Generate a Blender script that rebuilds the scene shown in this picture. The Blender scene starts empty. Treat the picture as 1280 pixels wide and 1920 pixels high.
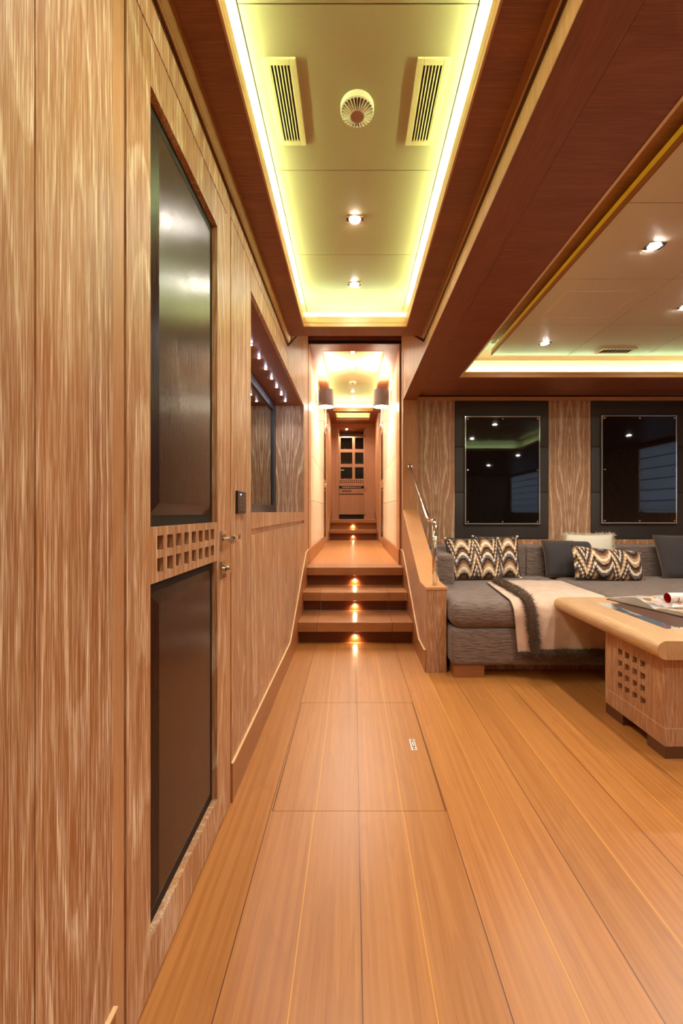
import bpy, bmesh, math, random
from mathutils import Vector, Matrix, Euler
random.seed(7)
S = bpy.context.scene
C = S.collection
PI = math.pi
H = 1.15          # eye height above the lower floor

# ------------------------------------------------------------------ materials
def newmat(name):
    m = bpy.data.materials.new(name); m.use_nodes = True
    nt = m.node_tree
    for n in list(nt.nodes): nt.nodes.remove(n)
    out = nt.nodes.new('ShaderNodeOutputMaterial')
    b = nt.nodes.new('ShaderNodeBsdfPrincipled')
    nt.links.new(b.outputs[0], out.inputs[0])
    return m, nt, b
def lin(r, g, b):
    f = lambda c: (c/255/12.92) if c/255 <= .04045 else ((c/255+.055)/1.055)**2.4
    return (f(r), f(g), f(b), 1)
def simple(name, col, rough=.5, metal=0, bump=0, bscale=200, spec=.5, trans=0, coat=0, ior=1.45, sheen=0):
    m, nt, b = newmat(name)
    b.inputs['Base Color'].default_value = col
    b.inputs['Roughness'].default_value = rough
    b.inputs['Metallic'].default_value = metal
    b.inputs['Specular IOR Level'].default_value = spec
    b.inputs['Transmission Weight'].default_value = trans
    b.inputs['Coat Weight'].default_value = coat
    b.inputs['IOR'].default_value = ior
    b.inputs['Sheen Weight'].default_value = sheen
    n = nt.nodes.new('ShaderNodeTexNoise'); n.inputs['Scale'].default_value = bscale
    tc = nt.nodes.new('ShaderNodeTexCoord'); nt.links.new(tc.outputs['Object'], n.inputs['Vector'])
    # slight procedural tone variation on every surface
    mx = nt.nodes.new('ShaderNodeMixRGB'); mx.blend_type = 'MULTIPLY'; mx.inputs[0].default_value = .12 if trans == 0 else 0
    mx.inputs[1].default_value = col; nt.links.new(n.outputs['Fac'], mx.inputs[2]); nt.links.new(mx.outputs[0], b.inputs['Base Color'])
    if bump:
        bp = nt.nodes.new('ShaderNodeBump'); bp.inputs['Strength'].default_value = bump; bp.inputs['Distance'].default_value = .002
        nt.links.new(n.outputs['Fac'], bp.inputs['Height']); nt.links.new(bp.outputs[0], b.inputs['Normal'])
    return m
def emis(name, col, st):
    m, nt, b = newmat(name)
    b.inputs['Base Color'].default_value = (.8, .8, .8, 1)
    b.inputs['Emission Color'].default_value = col
    b.inputs['Emission Strength'].default_value = st
    return m
def math_(nt, op, a, b=None, c=None):
    n = nt.nodes.new('ShaderNodeMath'); n.operation = op
    for i, v in enumerate((a, b, c)):
        if v is None: continue
        if isinstance(v, (int, float)): n.inputs[i].default_value = v
        else: nt.links.new(v, n.inputs[i])
    return n.outputs[0]
def mix(nt, fac, a, b, bt='MIX'):
    n = nt.nodes.new('ShaderNodeMixRGB'); n.blend_type = bt
    for i, v in enumerate((fac, a, b)):
        if isinstance(v, (int, float)): n.inputs[i].default_value = v
        elif isinstance(v, tuple): n.inputs[i].default_value = v
        else: nt.links.new(v, n.inputs[i])
    return n.outputs[0]
def ramp(nt, v, stops, interp='LINEAR'):
    n = nt.nodes.new('ShaderNodeValToRGB'); n.color_ramp.interpolation = interp
    e = n.color_ramp.elements
    while len(e) > 1: e.remove(e[-1])
    e[0].position, e[0].color = stops[0][0], stops[0][1]
    for p, c in stops[1:]:
        x = e.new(p); x.color = c
    nt.links.new(v, n.inputs[0]); return n.outputs[0]
def g(v): return (v, v, v, 1)

def wood(name, axis, base, dark, lime, limeamt=.6, rough=.45, rings=26, fine=1.0, coord='pos', island=True, bump=.25, spec=.4, ringamt=.6, wide=3.2, mirror=False, stretch=.16, wobble=.35):
    """open grained wood: long pores along `axis`, cathedral figure from stretched noise level sets"""
    m, nt, b = newmat(name)
    if coord == 'pos':
        gn = nt.nodes.new('ShaderNodeNewGeometry'); pos = gn.outputs['Position']
    else:
        gn = nt.nodes.new('ShaderNodeNewGeometry')
        tc = nt.nodes.new('ShaderNodeTexCoord'); pos = tc.outputs['Object']
    rnd = gn.outputs['Random Per Island'] if island else None
    if mirror:
        sx = nt.nodes.new('ShaderNodeSeparateXYZ'); nt.links.new(pos, sx.inputs[0])
        cx = nt.nodes.new('ShaderNodeCombineXYZ')
        nt.links.new(math_(nt, 'ABSOLUTE', sx.outputs[0]), cx.inputs[0]); nt.links.new(sx.outputs[1], cx.inputs[1]); nt.links.new(sx.outputs[2], cx.inputs[2])
        pos = cx.outputs[0]
    vm = nt.nodes.new('ShaderNodeVectorMath'); vm.operation = 'ADD'; nt.links.new(pos, vm.inputs[0])
    if rnd is not None:
        cmb = nt.nodes.new('ShaderNodeCombineXYZ')
        for i in range(3): nt.links.new(math_(nt, 'MULTIPLY', rnd, 7.3 + 3*i), cmb.inputs[i])
        nt.links.new(cmb.outputs[0], vm.inputs[1])
    p = vm.outputs[0]
    def scaled(across, along):
        s = [across]*3; s['xyz'.index(axis)] = along
        n = nt.nodes.new('ShaderNodeVectorMath'); n.operation = 'MULTIPLY'
        nt.links.new(p, n.inputs[0]); n.inputs[1].default_value = s
        return n.outputs[0]
    def noise(vec, det=2, rg=.5, dist=0):
        n = nt.nodes.new('ShaderNodeTexNoise'); n.inputs['Scale'].default_value = 1
        n.inputs['Detail'].default_value = det; n.inputs['Roughness'].default_value = rg; n.inputs['Distortion'].default_value = dist
        nt.links.new(vec, n.inputs['Vector']); return n.outputs['Fac']
    figure = noise(scaled(wide, wide*stretch), 1.5, .4)
    wob = noise(scaled(60, 12), 2)
    ringv = math_(nt, 'FRACT', math_(nt, 'ADD', math_(nt, 'MULTIPLY', figure, rings), math_(nt, 'MULTIPLY', wob, wobble)))
    ring = ramp(nt, ringv, [(0, g(0)), (.66, g(.06)), (.87, g(1)), (.94, g(.8)), (1, g(0))])
    pores = ramp(nt, noise(scaled(420*fine, 9*fine), 3, .6), [(.44, g(0)), (.62, g(1))])
    pores2 = ramp(nt, noise(scaled(130*fine, 3.2*fine), 2, .6), [(.4, g(0)), (.68, g(1))])
    tone = noise(scaled(7, .7), 3, .6)
    lm = math_(nt, 'MULTIPLY', ring, ringamt)
    lm = math_(nt, 'MULTIPLY', math_(nt, 'ADD', lm, math_(nt, 'MULTIPLY', pores2, .35)), math_(nt, 'ADD', math_(nt, 'MULTIPLY', pores, .75), .25))
    lm = math_(nt, 'ADD', lm, math_(nt, 'MULTIPLY', pores, .30))
    lm = math_(nt, 'MINIMUM', math_(nt, 'MULTIPLY', lm, limeamt), 1.0)
    bs = mix(nt, ramp(nt, tone, [(.3, g(0)), (.7, g(1))]), dark, base)
    col = mix(nt, lm, bs, lime)
    if rnd is not None:
        k = math_(nt, 'ADD', math_(nt, 'MULTIPLY', rnd, .14), .93)
        cc = nt.nodes.new('ShaderNodeCombineXYZ')
        for i in range(3): nt.links.new(k, cc.inputs[i])
        col = mix(nt, 1.0, col, cc.outputs[0], 'MULTIPLY')
    nt.links.new(col, b.inputs['Base Color'])
    b.inputs['Roughness'].default_value = rough
    b.inputs['Specular IOR Level'].default_value = spec
    if bump:
        bp = nt.nodes.new('ShaderNodeBump'); bp.inputs['Strength'].default_value = bump; bp.inputs['Distance'].default_value = .0006
        nt.links.new(lm, bp.inputs['Height']); bp.invert = True
        nt.links.new(bp.outputs[0], b.inputs['Normal'])
    return m

OB, OD, OL = lin(176, 114, 60), lin(146, 86, 42), lin(250, 226, 194)
M = {}
M['oak_z'] = wood('limed_oak_upright', 'z', OB, OD, OL, .88, rings=24, ringamt=.62, wide=3.0, stretch=.085, wobble=.3)
M['oak_zo'] = wood('limed_oak_upright_object', 'z', OB, OD, OL, .8, coord='obj')
M['oak_y'] = wood('limed_oak_along', 'y', lin(190, 130, 84), lin(170, 108, 64), OL, .5, ringamt=.3, coord='pos')
M['oak_denseo'] = wood('limed_oak_dense', 'z', lin(170, 112, 70), lin(150, 94, 56), OL, .8, fine=1.3, ringamt=.15, coord='obj')
M['oak_dense'] = wood('limed_oak_post', 'z', OB, OD, OL, .95, fine=1.3, ringamt=.25, coord='pos')
M['oak_feature'] = wood('limed_oak_cathedral', 'z', lin(160, 108, 68), lin(142, 92, 56), OL, .75, rings=16, wide=4.6, ringamt=.95, coord='obj', mirror=True, stretch=.10, wobble=.15, fine=1.1)
M['oak_light'] = wood('pale_oak', 'z', lin(196, 140, 92), lin(180, 122, 76), lin(232, 200, 165), .45, ringamt=.2)
M['oak_table'] = wood('table_oak', 'y', lin(206, 164, 118), lin(190, 144, 98), lin(240, 214, 182), .55, rough=.32, ringamt=.25, bump=.1, coord='obj')
M['oak_cap'] = wood('cap_oak', 'y', lin(214, 154, 98), lin(204, 142, 86), lin(230, 190, 145), .35, rough=.4, ringamt=.2, bump=.1)
M['red_x'] = wood('ceiling_veneer_across', 'x', lin(132, 74, 46), lin(114, 60, 36), lin(172, 116, 84), .55, rough=.4, ringamt=.3, bump=.1)
M['red_y'] = wood('ceiling_veneer_along', 'y', lin(132, 74, 46), lin(114, 60, 36), lin(172, 116, 84), .5, rough=.4, ringamt=.15, bump=.1)
M['trimwood'] = wood('trim_wood_across', 'x', lin(196, 144, 96), lin(180, 126, 80), lin(226, 190, 150), .3, ringamt=.1)
M['trimwood_y'] = wood('trim_wood_along', 'y', lin(196, 144, 96), lin(180, 126, 80), lin(226, 190, 150), .3, ringamt=.1)
M['crown'] = wood('crown_veneer', 'y', lin(166, 108, 60), lin(146, 90, 48), lin(190, 140, 90), .4, rough=.35, ringamt=.1, bump=.1)
M['teak_y'] = wood('teak_along', 'y', lin(166, 108, 62), lin(150, 94, 52), lin(186, 130, 82), .5, rough=.35, ringamt=.3, bump=.05)
M['teak_x'] = wood('teak_across', 'x', lin(166, 108, 62), lin(150, 92, 50), lin(186, 130, 82), .5, rough=.33, ringamt=.3, bump=.05)
M['teak_dark'] = wood('teak_riser', 'x', lin(120, 66, 36), lin(104, 54, 28), lin(140, 84, 50), .4, rough=.4, ringamt=.2, bump=.05)
M['wenge'] = wood('wenge', 'z', lin(44, 22, 17), lin(28, 15, 12), lin(92, 42, 26), .6, rough=.24, rings=20, ringamt=.5, fine=1.1, bump=.4, spec=.42, wide=2.2)
M['leather_top'] = simple('brown_leather_inlay', lin(88, 56, 42), .45, bump=.4, bscale=300)
M['cabwood'] = wood('cabinet_veneer', 'z', lin(176, 124, 86), lin(164, 110, 74), lin(200, 152, 112), .4, ringamt=.1, coord='pos')
M['cream_paint'] = simple('cream_painted_panel', lin(172, 150, 116), .4, spec=.4)
M['taupe_paint'] = simple('saloon_cream_panel', lin(205, 190, 172), .3, spec=.5)
M['white_paint'] = simple('ivory_recess_paint', lin(240, 236, 215), .5)
M['dark_gap'] = simple('dark_gap', lin(28, 18, 12), .7)
M['seam'] = simple('pale_edge_banding', lin(240, 200, 150), .4)
M['ivory'] = wood('ivory_lacquered_panel', 'z', lin(224, 210, 186), lin(216, 200, 174), lin(240, 230, 212), .3, rough=.35, ringamt=.05, bump=.05)
M['chrome'] = simple('polished_chrome', (.78, .76, .74, 1), .06, 1)
M['nickel'] = simple('nickel', (.62, .56, .5, 1), .16, 1)
M['brown_plinth'] = simple('brown_plinth', lin(104, 66, 40), .3)
M['silver'] = simple('brushed_silver', (.8, .79, .77, 1), .38, 1)
M['smoked_mirror'] = simple('smoked_mirror_strip', (.16, .10, .07, 1), .08, 1)
M['vent'] = simple('painted_grille', lin(224, 200, 150), .4)
M['plastic'] = simple('white_plastic', lin(236, 222, 196), .45)
M['black_metal'] = simple('black_metal', lin(30, 28, 28), .4)
M['keypad'] = simple('dark_bronze_plate', lin(42, 32, 28), .35)
M['tvframe'] = simple('anthracite_frame', lin(52, 52, 56), .35, spec=.5)
M['screen'] = simple('dark_mirror_screen', (.42, .36, .24, 1), .02, 1)
M['padded'] = simple('charcoal_leather', lin(62, 56, 52), .5, bump=.15, bscale=260)
M['blackglass'] = simple('black_glass', (.004, .004, .004, 1), .03, 0, spec=.6)
M['acrylic'] = simple('acrylic_edge', (.55, .55, .52, 1), .08, .6)
M['shade'] = simple('brown_silk_shade', lin(70, 44, 34), .6, sheen=.3)
M['shade_in'] = emis('lamp_shade_lining', (1, .88, .68, 1), 16)
M['bulb'] = emis('glowing_bulb', (1, .85, .6, 1), 40)
M['down'] = emis('downlight_lens', (1, .93, .82, 1), 120)
M['niche_led'] = emis('cool_niche_lens', (.7, .8, 1, 1), 140)
M['step_led'] = emis('step_lens', (1, .75, .45, 1), 60)
M['blue_led'] = emis('blue_led', (.2, .25, 1, 1), 6)
M['red_plastic'] = simple('red_plastic', lin(210, 40, 22), .4)
M['papers'] = simple('white_paper', lin(236, 232, 226), .6)
M['page'] = simple('page_block', lin(196, 186, 172), .6)
M['cover'] = simple('book_cover', lin(92, 66, 50), .5)
M['redprint'] = simple('red_print', lin(196, 34, 36), .5)
M['velvet'] = simple('charcoal_velvet', lin(58, 50, 50), .8, bump=.3, bscale=120, sheen=.4)
M['piping'] = simple('bronze_piping', lin(104, 72, 44), .6)
M['cream_fur'] = simple('cream_fur', lin(236, 226, 204), .9, bump=.5, bscale=90, sheen=.4)
M['brown_fur'] = simple('brown_fur', lin(96, 70, 46), .9, sheen=.3)
M['darkroom'] = simple('dark_cabinet_interior', lin(50, 26, 18), .5)
M['daylight'] = emis('window_daylight', (.74, .86, 1, 1), 3.2)
def led(name, st): return emis(name, (.66, 1.0, .50, 1), st)
M['led'] = led('led_tape', 56)
M['led_far'] = led('led_tape_far', 26)
M['led_soft'] = emis('led_tape_soft', (1, .86, .2, 1), 5)
M['led_sal'] = led('led_tape_saloon', 24)

# blanket: soft suede with broad mottling
def suede():
    m, nt, b = newmat('beige_suede')
    tc = nt.nodes.new('ShaderNodeTexCoord')
    n = nt.nodes.new('ShaderNodeTexNoise'); n.inputs['Scale'].default_value = 9; n.inputs['Detail'].default_value = 5
    nt.links.new(tc.outputs['Object'], n.inputs['Vector'])
    c = ramp(nt, n.outputs['Fac'], [(.3, lin(206, 172, 148)), (.7, lin(226, 196, 172))])
    nt.links.new(c, b.inputs['Base Color']); b.inputs['Roughness'].default_value = .85; b.inputs['Sheen Weight'].default_value = .3
    n2 = nt.nodes.new('ShaderNodeTexNoise'); n2.inputs['Scale'].default_value = 14; n2.inputs['Detail'].default_value = 3
    nt.links.new(tc.outputs['Object'], n2.inputs['Vector'])
    bp = nt.nodes.new('ShaderNodeBump'); bp.inputs['Strength'].default_value = .5; bp.inputs['Distance'].default_value = .012
    nt.links.new(n2.outputs['Fac'], bp.inputs['Height']); nt.links.new(bp.outputs[0], b.inputs['Normal'])
    return m
M['suede'] = suede()
# sofa cloth: crinkled horizontal pleats
def crinkle():
    m, nt, b = newmat('crinkled_taupe_cloth')
    gn = nt.nodes.new('ShaderNodeNewGeometry')
    v = nt.nodes.new('ShaderNodeVectorMath'); v.operation = 'MULTIPLY'; v.inputs[1].default_value = (16, 60, 90)
    nt.links.new(gn.outputs['Position'], v.inputs[0])
    n = nt.nodes.new('ShaderNodeTexNoise'); n.inputs['Scale'].default_value = 1; n.inputs['Detail'].default_value = 3; n.inputs['Distortion'].default_value = .6
    nt.links.new(v.outputs[0], n.inputs['Vector'])
    v2 = nt.nodes.new('ShaderNodeVectorMath'); v2.operation = 'SCALE'; v2.inputs['Scale'].default_value = 420
    nt.links.new(gn.outputs['Position'], v2.inputs[0])
    n2 = nt.nodes.new('ShaderNodeTexNoise'); n2.inputs['Scale'].default_value = 1
    nt.links.new(v2.outputs[0], n2.inputs['Vector'])
    h = math_(nt, 'ADD', n.outputs['Fac'], math_(nt, 'MULTIPLY', n2.outputs['Fac'], .15))
    c = ramp(nt, n.outputs['Fac'], [(.3, lin(100, 80, 70)), (.6, lin(132, 111, 98))])
    nt.links.new(c, b.inputs['Base Color']); b.inputs['Roughness'].default_value = .8; b.inputs['Sheen Weight'].default_value = .25
    bp = nt.nodes.new('ShaderNodeBump'); bp.inputs['Strength'].default_value = 1; bp.inputs['Distance'].default_value = .012
    nt.links.new(h, bp.inputs['Height']); nt.links.new(bp.outputs[0], b.inputs['Normal'])
    return m
M['cloth'] = crinkle()
# bargello flame stitch for the cushions: stepped chevrons in cream, tan, brown, black and grey
def flame(name, period, amp, cell, phase=0):
    m, nt, b = newmat(name)
    tc = nt.nodes.new('ShaderNodeTexCoord'); sp = nt.nodes.new('ShaderNodeSeparateXYZ'); nt.links.new(tc.outputs['Object'], sp.inputs[0])
    u = math_(nt, 'MULTIPLY', math_(nt, 'FLOOR', math_(nt, 'DIVIDE', sp.outputs['X'], cell)), cell)
    v = math_(nt, 'MULTIPLY', math_(nt, 'FLOOR', math_(nt, 'DIVIDE', sp.outputs['Z'], cell*.9)), cell*.9)
    f = math_(nt, 'FRACT', math_(nt, 'ADD', math_(nt, 'DIVIDE', u, 2*period), phase))
    tri = math_(nt, 'MAXIMUM', 0, math_(nt, 'SUBTRACT', 1, math_(nt, 'MULTIPLY', math_(nt, 'ABSOLUTE', math_(nt, 'SUBTRACT', f, .25)), 4)))
    rnd_ = math_(nt, 'POWER', math_(nt, 'MAXIMUM', 0, math_(nt, 'MULTIPLY', math_(nt, 'SINE', math_(nt, 'MULTIPLY', f, 2*PI)), -1)), .6)
    h = math_(nt, 'ADD', math_(nt, 'MULTIPLY', tri, amp), math_(nt, 'MULTIPLY', rnd_, amp*.42))
    t = math_(nt, 'FRACT', math_(nt, 'MULTIPLY', math_(nt, 'SUBTRACT', v, h), 1/.235))
    W, T, B, K, G = lin(234, 222, 200), lin(190, 150, 106), lin(120, 78, 44), lin(34, 26, 26), lin(116, 102, 98)
    st = [W, T, B, K, G, W, B, K, T]
    c = ramp(nt, t, [(i/9, k) for i, k in enumerate(st)], 'CONSTANT')
    nt.links.new(c, b.inputs['Base Color']); b.inputs['Roughness'].default_value = .8
    return m
M['flame_a'] = flame('flame_stitch', .115, .20, .0105, .3)
M['flame_b'] = flame('flame_stitch_wide', .150, -.21, .0115, .05)
M['fringe'] = simple('dark_sequin_edge', lin(48, 42, 34), .5, bump=.8, bscale=60)

# floor: wide teak planks, thin caulk lines alternately dark and honey coloured
def floor_mat(name, x0, pitch, seams=True, tone=1.0):
    m, nt, b = newmat(name)
    gn = nt.nodes.new('ShaderNodeNewGeometry'); sp = nt.nodes.new('ShaderNodeSeparateXYZ'); nt.links.new(gn.outputs['Position'], sp.inputs[0])
    q = math_(nt, 'DIVIDE', math_(nt, 'SUBTRACT', sp.outputs['X'], x0), pitch)
    idx = math_(nt, 'FLOOR', q); fr = math_(nt, 'FRACT', q)
    wn = nt.nodes.new('ShaderNodeTexWhiteNoise'); wn.noise_dimensions = '1D'; nt.links.new(idx, wn.inputs['W'])
    rnd = wn.outputs['Value']
    def n(sx, sy, det, ofs=9):
        cb = nt.nodes.new('ShaderNodeCombineXYZ')
        nt.links.new(math_(nt, 'MULTIPLY', sp.outputs['X'], sx), cb.inputs[0])
        nt.links.new(math_(nt, 'MULTIPLY', sp.outputs['Y'], sy), cb.inputs[1])
        nt.links.new(math_(nt, 'MULTIPLY', rnd, ofs), cb.inputs[2])
        t = nt.nodes.new('ShaderNodeTexNoise'); t.inputs['Scale'].default_value = 1; t.inputs['Detail'].default_value = det
        nt.links.new(cb.outputs[0], t.inputs['Vector']); return t.outputs['Fac']
    figure = n(5, .7, 2); pores = n(330, 8, 3); streak = n(70, 1.2, 3)
    ringf = math_(nt, 'FRACT', math_(nt, 'MULTIPLY', figure, 9))
    ringc = ramp(nt, ringf, [(0, g(0)), (.75, g(.3)), (.95, g(1)), (1, g(0))])
    c = mix(nt, ramp(nt, streak, [(.3, g(0)), (.7, g(1))]), lin(168, 106, 50), lin(188, 126, 64))
    c = mix(nt, math_(nt, 'MULTIPLY', ringc, .22), c, lin(150, 88, 40))
    c = mix(nt, math_(nt, 'MULTIPLY', ramp(nt, pores, [(.55, g(0)), (.72, g(1))]), .28), c, lin(140, 80, 36))
    k = math_(nt, 'MULTIPLY', math_(nt, 'ADD', math_(nt, 'MULTIPLY', rnd, .12), .93), tone)
    cc = nt.nodes.new('ShaderNodeCombineXYZ')
    for i in range(3): nt.links.new(k, cc.inputs[i])
    c = mix(nt, 1.0, c, cc.outputs[0], 'MULTIPLY')
    if seams:
        d = math_(nt, 'MULTIPLY', math_(nt, 'MINIMUM', fr, math_(nt, 'SUBTRACT', 1, fr)), pitch)
        line = math_(nt, 'LESS_THAN', d, .0015)
        # which seam: parity of the rounded quotient
        par = math_(nt, 'MODULO', math_(nt, 'ABSOLUTE', math_(nt, 'ROUND', q)), 2)
        sc = mix(nt, par, lin(96, 50, 22), lin(214, 150, 60))
        c = mix(nt, line, c, sc)
    nt.links.new(c, b.inputs['Base Color'])
    b.inputs['Roughness'].default_value = .30; b.inputs['Specular IOR Level'].default_value = .45
    rr = ramp(nt, streak, [(.2, g(.30)), (.8, g(.40))]); nt.links.new(rr, b.inputs['Roughness'])
    bp = nt.nodes.new('ShaderNodeBump'); bp.inputs['Strength'].default_value = .08; bp.inputs['Distance'].default_value = .0006
    nt.links.new(pores, bp.inputs['Height']); nt.links.new(bp.outputs[0], b.inputs['Normal'])
    return m
M['floor'] = floor_mat('teak_floor', .023, .1698)
M['hatch'] = floor_mat('teak_hatch', .0248, .1664)

# magazine picture page
def picture():
    m, nt, b = newmat('printed_page')
    tc = nt.nodes.new('ShaderNodeTexCoord')
    n = nt.nodes.new('ShaderNodeTexNoise'); n.inputs['Scale'].default_value = 16; n.inputs['Detail'].default_value = 3
    nt.links.new(tc.outputs['Object'], n.inputs['Vector'])
    c = ramp(nt, n.outputs['Fac'], [(.2, lin(60, 50, 52)), (.42, lin(170, 160, 158)), (.5, lin(206, 200, 196)), (.57, lin(222, 170, 130)), (.62, lin(150, 116, 60)), (.75, lin(92, 84, 96))])
    nt.links.new(c, b.inputs['Base Color']); b.inputs['Roughness'].default_value = .35
    return m
M['picture'] = picture()

# ------------------------------------------------------------------ mesh helpers
WM = {}
class MB:
    def __init__(s): s.v = []; s.f = []; s.mi = []
    def add(s, vs, fs, mi=0):
        o = len(s.v); s.v += [tuple(x) for x in vs]; s.f += [tuple(i+o for i in f) for f in fs]; s.mi += [mi]*len(fs); return s
    def box(s, x0, x1, y0, y1, z0, z1, mi=0):
        return s.add([(x0,y0,z0),(x1,y0,z0),(x1,y1,z0),(x0,y1,z0),(x0,y0,z1),(x1,y0,z1),(x1,y1,z1),(x0,y1,z1)],
                     [(0,3,2,1),(4,5,6,7),(0,1,5,4),(1,2,6,5),(2,3,7,6),(3,0,4,7)], mi)
    def prism(s, pts, axis, a0, a1, mi=0):
        """pts: 2D polygon in the two other axes (order x,y,z minus axis)"""
        def mk(p, a):
            return {'x': (a, p[0], p[1]), 'y': (p[0], a, p[1]), 'z': (p[0], p[1], a)}[axis]
        n = len(pts)
        vs = [mk(p, a0) for p in pts] + [mk(p, a1) for p in pts]
        fs = [tuple(range(n-1, -1, -1)), tuple(range(n, 2*n))] + [(i, (i+1) % n, n+(i+1) % n, n+i) for i in range(n)]
        return s.add(vs, fs, mi)
    def tube(s, pts, r, n=16, caps=True, mi=0):
        pts = [Vector(p) for p in pts]; rs = r if isinstance(r, (list, tuple)) else [r]*len(pts)
        up = None; vs = []
        for i, p in enumerate(pts):
            t = (pts[min(i+1, len(pts)-1)] - pts[max(i-1, 0)]).normalized()
            if up is None:
                up = Vector((0, 0, 1)) if abs(t.z) < .9 else Vector((1, 0, 0))
            sd = t.cross(up).normalized(); up = sd.cross(t).normalized()
            for k in range(n):
                a = 2*PI*k/n; vs.append(p + (sd*math.cos(a) + up*math.sin(a))*rs[i])
        fs = []
        for i in range(len(pts)-1):
            for k in range(n): fs.append((i*n+k, i*n+(k+1) % n, (i+1)*n+(k+1) % n, (i+1)*n+k))
        if caps: fs += [tuple(range(n-1, -1, -1)), tuple(range((len(pts)-1)*n, len(pts)*n))]
        return s.add(vs, fs, mi)
    def lathe(s, prof, c, n=32, mi=0, axis='z', caps=True):
        vs = []
        for r, z in prof:
            for k in range(n):
                a = 2*PI*k/n; q = (r*math.cos(a), r*math.sin(a), z)
                if axis == 'y': q = (q[0], q[2], q[1])
                if axis == 'x': q = (q[2], q[0], q[1])
                vs.append((c[0]+q[0], c[1]+q[1], c[2]+q[2]))
        fs = [(i*n+k, i*n+(k+1) % n, (i+1)*n+(k+1) % n, (i+1)*n+k) for i in range(len(prof)-1) for k in range(n)]
        if caps: fs += [tuple(range(n-1, -1, -1)), tuple(range((len(prof)-1)*n, len(prof)*n))]
        return s.add(vs, fs, mi)
    def grid(s, fn, nu, nv, mi=0):
        vs = [fn(i/nu, j/nv) for j in range(nv+1) for i in range(nu+1)]
        return s.add(vs, [(j*(nu+1)+i, j*(nu+1)+i+1, (j+1)*(nu+1)+i+1, (j+1)*(nu+1)+i) for j in range(nv) for i in range(nu)], mi)
    def holed(s, fixed, p0, p1, us, vs_, solid, mi=0):
        """slab perpendicular to axis `fixed` between p0 and p1, cut on grid lines us x vs_, cells kept where solid(i,j)"""
        idx = {}
        V = []; F = []
        def mk(u, v, p):
            k = (u, v, p)
            if k not in idx:
                idx[k] = len(V)
                V.append({'x': (p, us[u], vs_[v]), 'y': (us[u], p, vs_[v])}[fixed])
            return idx[k]
        nu, nv = len(us)-1, len(vs_)-1
        ok = lambda i, j: 0 <= i < nu and 0 <= j < nv and solid(i, j)
        for i in range(nu):
            for j in range(nv):
                if not ok(i, j): continue
                for p in (p0, p1): F.append((mk(i,j,p), mk(i+1,j,p), mk(i+1,j+1,p), mk(i,j+1,p)))
                for (di, dj, a, b) in ((-1,0,(i,j),(i,j+1)), (1,0,(i+1,j),(i+1,j+1)), (0,-1,(i,j),(i+1,j)), (0,1,(i,j+1),(i+1,j+1))):
                    if not ok(i+di, j+dj): F.append((mk(*a,p0), mk(*b,p0), mk(*b,p1), mk(*a,p1)))
        return s.add(V, F, mi)
    def build(s, name, mat, parent=None, bevel=0, seg=2, smooth=False, sub=0, local=False, origin=None):
        me = bpy.data.meshes.new(name)
        vs = s.v
        if parent is not None and not local:
            inv = WM[parent.name].inverted()
            vs = [tuple(inv @ Vector(v)) for v in vs]
            off = Vector((0, 0, 0))
        if parent is None:
            if origin is None:
                xs, ys, zs = zip(*vs)
                origin = ((min(xs)+max(xs))/2, (min(ys)+max(ys))/2, min(zs))
            vs = [(v[0]-origin[0], v[1]-origin[1], v[2]-origin[2]) for v in vs]
        me.from_pydata(vs, [], s.f)
        mats = mat if isinstance(mat, (list, tuple)) else [mat]
        for m_ in mats: me.materials.append(m_)
        for p, mi in zip(me.polygons, s.mi): p.material_index = mi
        b = bmesh.new(); b.from_mesh(me); bmesh.ops.recalc_face_normals(b, faces=b.faces); b.to_mesh(me); b.free()
        me.update()
        o = bpy.data.objects.new(name, me); C.objects.link(o)
        if parent is None: o.location = origin
        else:
            o.parent = parent; WM[o.name] = WM[parent.name]
        if smooth:
            for p in me.polygons: p.use_smooth = True
        if bevel:
            md = o.modifiers.new('bevel', 'BEVEL'); md.width = bevel; md.segments = seg; md.limit_method = 'ANGLE'; md.angle_limit = math.radians(35)
            if seg > 2:
                for p in me.polygons: p.use_smooth = True
        if sub:
            md = o.modifiers.new('sub', 'SUBSURF'); md.levels = sub; md.render_levels = sub
        return o
def thing(name, label, cat, loc, rot=(0, 0, 0), group=None):
    o = bpy.data.objects.new(name, None); C.objects.link(o)
    o.location = loc; o.rotation_euler = rot; o.empty_display_size = .1
    o['label'] = label; o['category'] = cat
    if group: o['group'] = group
    WM[o.name] = Matrix.LocRotScale(Vector(loc), Euler(rot), None)
    return o
def tag(o, label, cat, group=None):
    o['label'] = label; o['category'] = cat
    if group: o['group'] = group
    return o
def struct(o): o['kind'] = 'structure'; return o
def dup(root, loc, label, rot=None):
    r = root.copy(); C.objects.link(r); r.location = loc; r['label'] = label
    if rot is not None: r.rotation_euler = rot
    for ch in list(root.children):
        c = ch.copy(); C.objects.link(c); c.parent = r
        for gch in list(ch.children):
            d = gch.copy(); C.objects.link(d); d.parent = c
    return r
def light(kind, name, parent, loc, power, col, **kw):
    l = bpy.data.lights.new(name, kind); l.energy = power; l.color = col
    for k, v in kw.items(): setattr(l, k, v)
    o = bpy.data.objects.new(name, l); C.objects.link(o)
    o.location = loc
    if parent: o.parent = parent
    return o

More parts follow.
